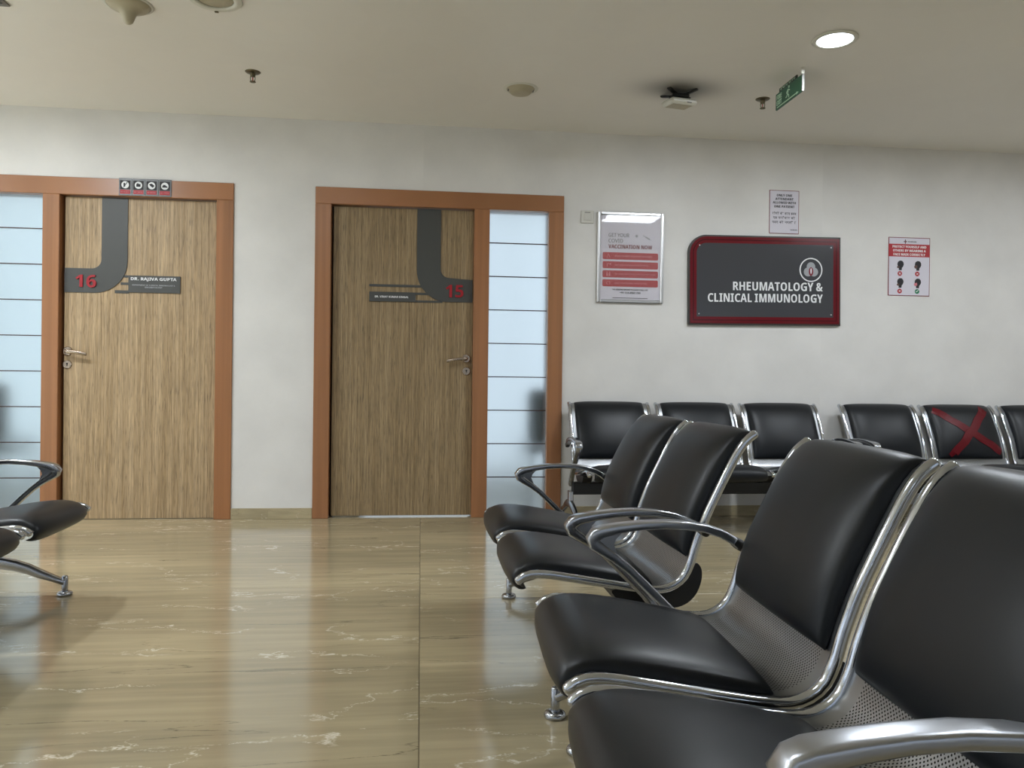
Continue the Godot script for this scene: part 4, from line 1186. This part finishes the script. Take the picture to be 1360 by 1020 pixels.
func ceiling_things() -> void:
	downlight(2.04, 1.663, true, "lit round white downlight in the ceiling, upper right")
	downlight(3.53, 1.663, true, "added lit round downlight in the ceiling just beyond the right edge", 62.0)  # this and the following lit ones are added out of view for brightness
	downlight(5.02, 1.663, true, "added lit round downlight in the ceiling farthest to the right", 62.0)
	downlight(-2.45, 1.663, true, "added lit round downlight in the ceiling above the left bench", 145.0)
	downlight(-3.94, 1.663, true, "added lit round downlight in the ceiling nearest the left window", 145.0)
	var px := [-3.3, -1.0, 2.3, 4.6]  # unseen panels, added to brighten wall and floor
	for k in 4:
		var t0 := thing("added_panel_light", "added square light panel in the ceiling tray, %s" % ["the one nearest the left window", "the one over the open floor before door 15", "the one over the two benches in the middle", "the one farthest from the left window"][k], "ceiling light", Vector3(px[k], CEIL + 0.12, 3.15), 0, "added panel lights in the ceiling tray")
		part("frame", Geo.new().box(Vector3(0, -0.01, 0), Vector3(0.64, 0.02, 0.64), 0.004), M.white_plastic, t0)
		part("diffuser", Geo.new().box(Vector3(0, -0.021, 0), Vector3(0.595, 0.004, 0.595)), M.panel_face, t0)
		area("added_panel_glow", Vector3(px[k], CEIL + 0.09, 3.15), Vector3.DOWN, Vector2(0.58, 0.58), 3.4, Color(0.94, 0.97, 1.0))
	sprinkler(-0.965, 0.80, "small brass sprinkler head between the two doors, on the left ceiling")
	sprinkler(2.043, 0.807, "small brass sprinkler head beside the green exit sign")

	# unlit ring fitting at the top edge
	var t := thing("ring_fitting", "unlit round ceiling fitting with concentric rings at the top edge", "ceiling light", Vector3(-0.955, CEIL, 1.675))
	part("trim_ring", Geo.new().lathe([Vector2(0.082, 0.0), Vector2(0.118, 0.0), Vector2(0.121, -0.004), Vector2(0.116, -0.009), Vector2(0.110, -0.007), Vector2(0.104, -0.011), Vector2(0.094, -0.012), Vector2(0.084, -0.010), Vector2(0.082, 0.0)], Vector3.ZERO, 40), M.white_plastic, t)
	part("cover_disc", Geo.new().lathe([Vector2(0.0, -0.005), Vector2(0.078, -0.005), Vector2(0.082, -0.002), Vector2(0.082, 0.0), Vector2(0.0, 0.0)], Vector3.ZERO, 36), M.cream_plastic, t)
	part("spring_clip", Geo.new().box(Vector3(-0.02, -0.012, -0.112), Vector3(0.018, 0.006, 0.012), 0.002), M.brass, t)

	# hanging bell-shaped fitting
	t = thing("bell_fitting", "cream bell-shaped fitting hanging point down from the ceiling, top left", "ceiling fitting", Vector3(-1.372, CEIL, 1.56))
	part("shade", Geo.new().lathe([Vector2(0.0, -0.093), Vector2(0.012, -0.091), Vector2(0.021, -0.083), Vector2(0.027, -0.068), Vector2(0.034, -0.048), Vector2(0.046, -0.034), Vector2(0.064, -0.026), Vector2(0.083, -0.018), Vector2(0.095, -0.006), Vector2(0.097, 0.0)], Vector3.ZERO, 36), M.cream_plastic, t)
	part("base_ring", Geo.new().lathe([Vector2(0.097, 0.0), Vector2(0.108, 0.0), Vector2(0.108, -0.004), Vector2(0.097, -0.006)], Vector3.ZERO, 36), M.white_plastic, t)

	# round detector
	t = thing("smoke_detector", "round cream detector in the middle of the ceiling", "detector", Vector3(0.566, CEIL, 0.765))
	part("base_ring", Geo.new().lathe([Vector2(0.0, -0.002), Vector2(0.07, -0.004), Vector2(0.098, -0.004), Vector2(0.104, 0.0)], Vector3.ZERO, 40), M.white_plastic, t)
	part("dome", Geo.new().lathe([Vector2(0.0, -0.034), Vector2(0.045, -0.033), Vector2(0.058, -0.029), Vector2(0.066, -0.018), Vector2(0.076, -0.012), Vector2(0.085, -0.003)], Vector3.ZERO, 36), M.cream_plastic, t)
	for s in [-1.0, 1.0]:
		part("slot", Geo.new().box(Vector3(s * 0.074, -0.013, 0.005), Vector3(0.008, 0.006, 0.03), 0.001), M.vent_grey, t)

	# access point on a black bracket
	t = thing("access_point", "white square device hung under a black bracket on a darker patch of ceiling", "wireless device", Vector3(1.508, CEIL, 0.84))
	var br := Geo.new()
	for s in [-1.0, 1.0]:
		br.sweep([Vector3(-0.085, -0.004, -0.075 * s), Vector3(-0.055, -0.012, -0.048 * s), Vector3(0, -0.022, 0), Vector3(0.055, -0.012, 0.048 * s), Vector3(0.085, -0.004, 0.075 * s)], Vector3(-0.66 * s, 0, 0.75).normalized(), [Vector2(0.03, 0.010)], 8, 3.0)
	br.box(Vector3(0, -0.030, 0), Vector3(0.10, 0.026, 0.09), 0.006)
	part("bracket", br, M.black_plastic, t)
	var bx := part("housing", Geo.new().box(Vector3.ZERO, Vector3(0.165, 0.034, 0.16), 0.012), M.white_plastic, t, Vector3(0.0, -0.066, 0.0))
	bx.rotation = Vector3(0.12, 0.12, -0.03)
	part("face_plate", Geo.new().box(Vector3(0, -0.0175, 0), Vector3(0.12, 0.003, 0.11), 0.001), M.cream_plastic, bx)
	part("badge", Geo.new().box(Vector3(0.03, -0.006, 0.0805), Vector3(0.03, 0.005, 0.002), 0.0005), M.vent_grey, bx)

	# fire exit sign, hung edge-on
	t = thing("exit_sign", "green fire exit sign hanging edge-on from the ceiling near the lit downlight", "sign", Vector3(2.05, CEIL - 0.014, 1.145))
	part("green_plate", Geo.new().box(Vector3(0, -0.070, 0), Vector3(0.010, 0.094, 0.322), 0.0015), M.exit_green, t)
	part("upper_plate", Geo.new().box(Vector3(0, -0.0135, -0.012), Vector3(0.008, 0.023, 0.215), 0.001), M.black_plastic, t)
	part("end_channel", Geo.new().box(Vector3(0, -0.070, 0.165), Vector3(0.014, 0.096, 0.008), 0.002), M.vent_grey, t)
	part("hanger", Geo.new().box(Vector3(0, -0.004, 0.160), Vector3(0.018, 0.038, 0.012), 0.002), M.white_plastic, t)
	# the face towards the camera looks along -x: a carrier turned so that its +z is -x
	var f := Node3D.new()
	f.name = "face"
	t.add_child(f, true)
	f.position = Vector3(-0.0052, -0.070, 0)
	f.rotation.y = -PI / 2
	lettering("sign_lettering", "FIRE", M.exit_pale, f, Vector3(-0.115, 0.008, 0), 0.062, 0.026)
	lettering("sign_lettering", "EXIT", M.exit_pale, f, Vector3(-0.115, -0.024, 0), 0.062, 0.026)
	var arrow := Geo.new().box(Vector3(-0.02, -0.036, 0.0006), Vector3(0.24, 0.006, 0.0012))
	arrow.prism(PackedVector2Array([Vector2(0.10, -0.028), Vector2(0.10, -0.044), Vector2(0.125, -0.036)]), 0.0, 0.0012)
	part("arrow", arrow, M.exit_pale, f)
	var man := Geo.new().prism(disc_poly(Vector2(0.008, 0.034), 0.0075, 12), 0, 0.0012)
	for q in [[0.0, 0.024, -0.008, -0.002, 0.012], [-0.008, -0.002, 0.008, -0.014, 0.007], [0.008, -0.014, 0.006, -0.026, 0.006], [-0.008, -0.002, -0.018, -0.014, 0.007], [-0.018, -0.014, -0.03, -0.016, 0.006], [0.0, 0.022, 0.02, 0.012, 0.005], [0.0, 0.022, -0.018, 0.014, 0.005], [-0.018, 0.014, -0.022, 0.004, 0.005]]:
		var a := Vector2(q[0], q[1]); var b := Vector2(q[2], q[3]); var d := (b - a).normalized(); var n: Vector2 = Vector2(-d.y, d.x) * float(q[4]) * 0.5
		man.prism(PackedVector2Array([a + n, b + n, b - n, a - n]), 0, 0.0012)
	part("running_figure", man, M.exit_pale, f)
	hindi("hindi_lettering", [["na", "i", "ka", "aa", "sa"], ["ma", "aa", "ra", "ga"]], M.exit_pale, f, Vector3(-0.012, 0.049, 0.0), 0.19, 0.011)

	# air vent at the top left corner
	t = thing("ceiling_vent", "grey slatted ceiling vent at the top left corner", "vent", Vector3(-2.08, CEIL, 1.62))
	part("frame", Geo.new().box(Vector3(0, -0.004, 0), Vector3(0.3, 0.008, 0.3), 0.002), M.vent_grey, t)
	for k in 6:
		var sl := part("slat", Geo.new().box(Vector3.ZERO, Vector3(0.26, 0.003, 0.03), 0.001), M.silver_frame, t, Vector3(0, -0.012, -0.11 + k * 0.044))
		sl.rotation.x = 0.5

# ------------------------------------------------------------------ behind the glass
func office_things() -> void:
	for c in [[1.0, -0.36, "dark office chair blurred behind the right-hand sidelight, near the three-seat wall bench"], [-3.03, -0.36, "dark blurred office chair behind the sidelight at the left edge"]]:
		var t := thing("office_chair", c[2], "chair", Vector3(c[0], 0, c[1]))
		part("backrest", Geo.new().prism(round_rect(Vector2(-0.215, 0.50), Vector2(0.215, 0.88), 0.05), -0.03, 0.03), M.office_cloth, t)
		part("seat", Geo.new().box(Vector3(0, 0.43, -0.24), Vector3(0.44, 0.07, 0.42), 0.03), M.office_cloth, t)
		for s in [[-1, -0.42], [1, -0.42], [-1, -0.02], [1, -0.02]]:
			part("leg", Geo.new().sweep([Vector3(s[0] * 0.2, 0.0, s[1]), Vector3(s[0] * 0.19, 0.2, s[1]), Vector3(s[0] * 0.18, 0.40, s[1])], Vector3(0, 0, 1), [Vector2(0.022, 0.022)], 10), M.chrome, t)
		for s in [-1, 1]:
			part("back_post", Geo.new().box(Vector3(s * 0.16, 0.46, 0.0), Vector3(0.03, 0.12, 0.02), 0.004), M.black_plastic, t)
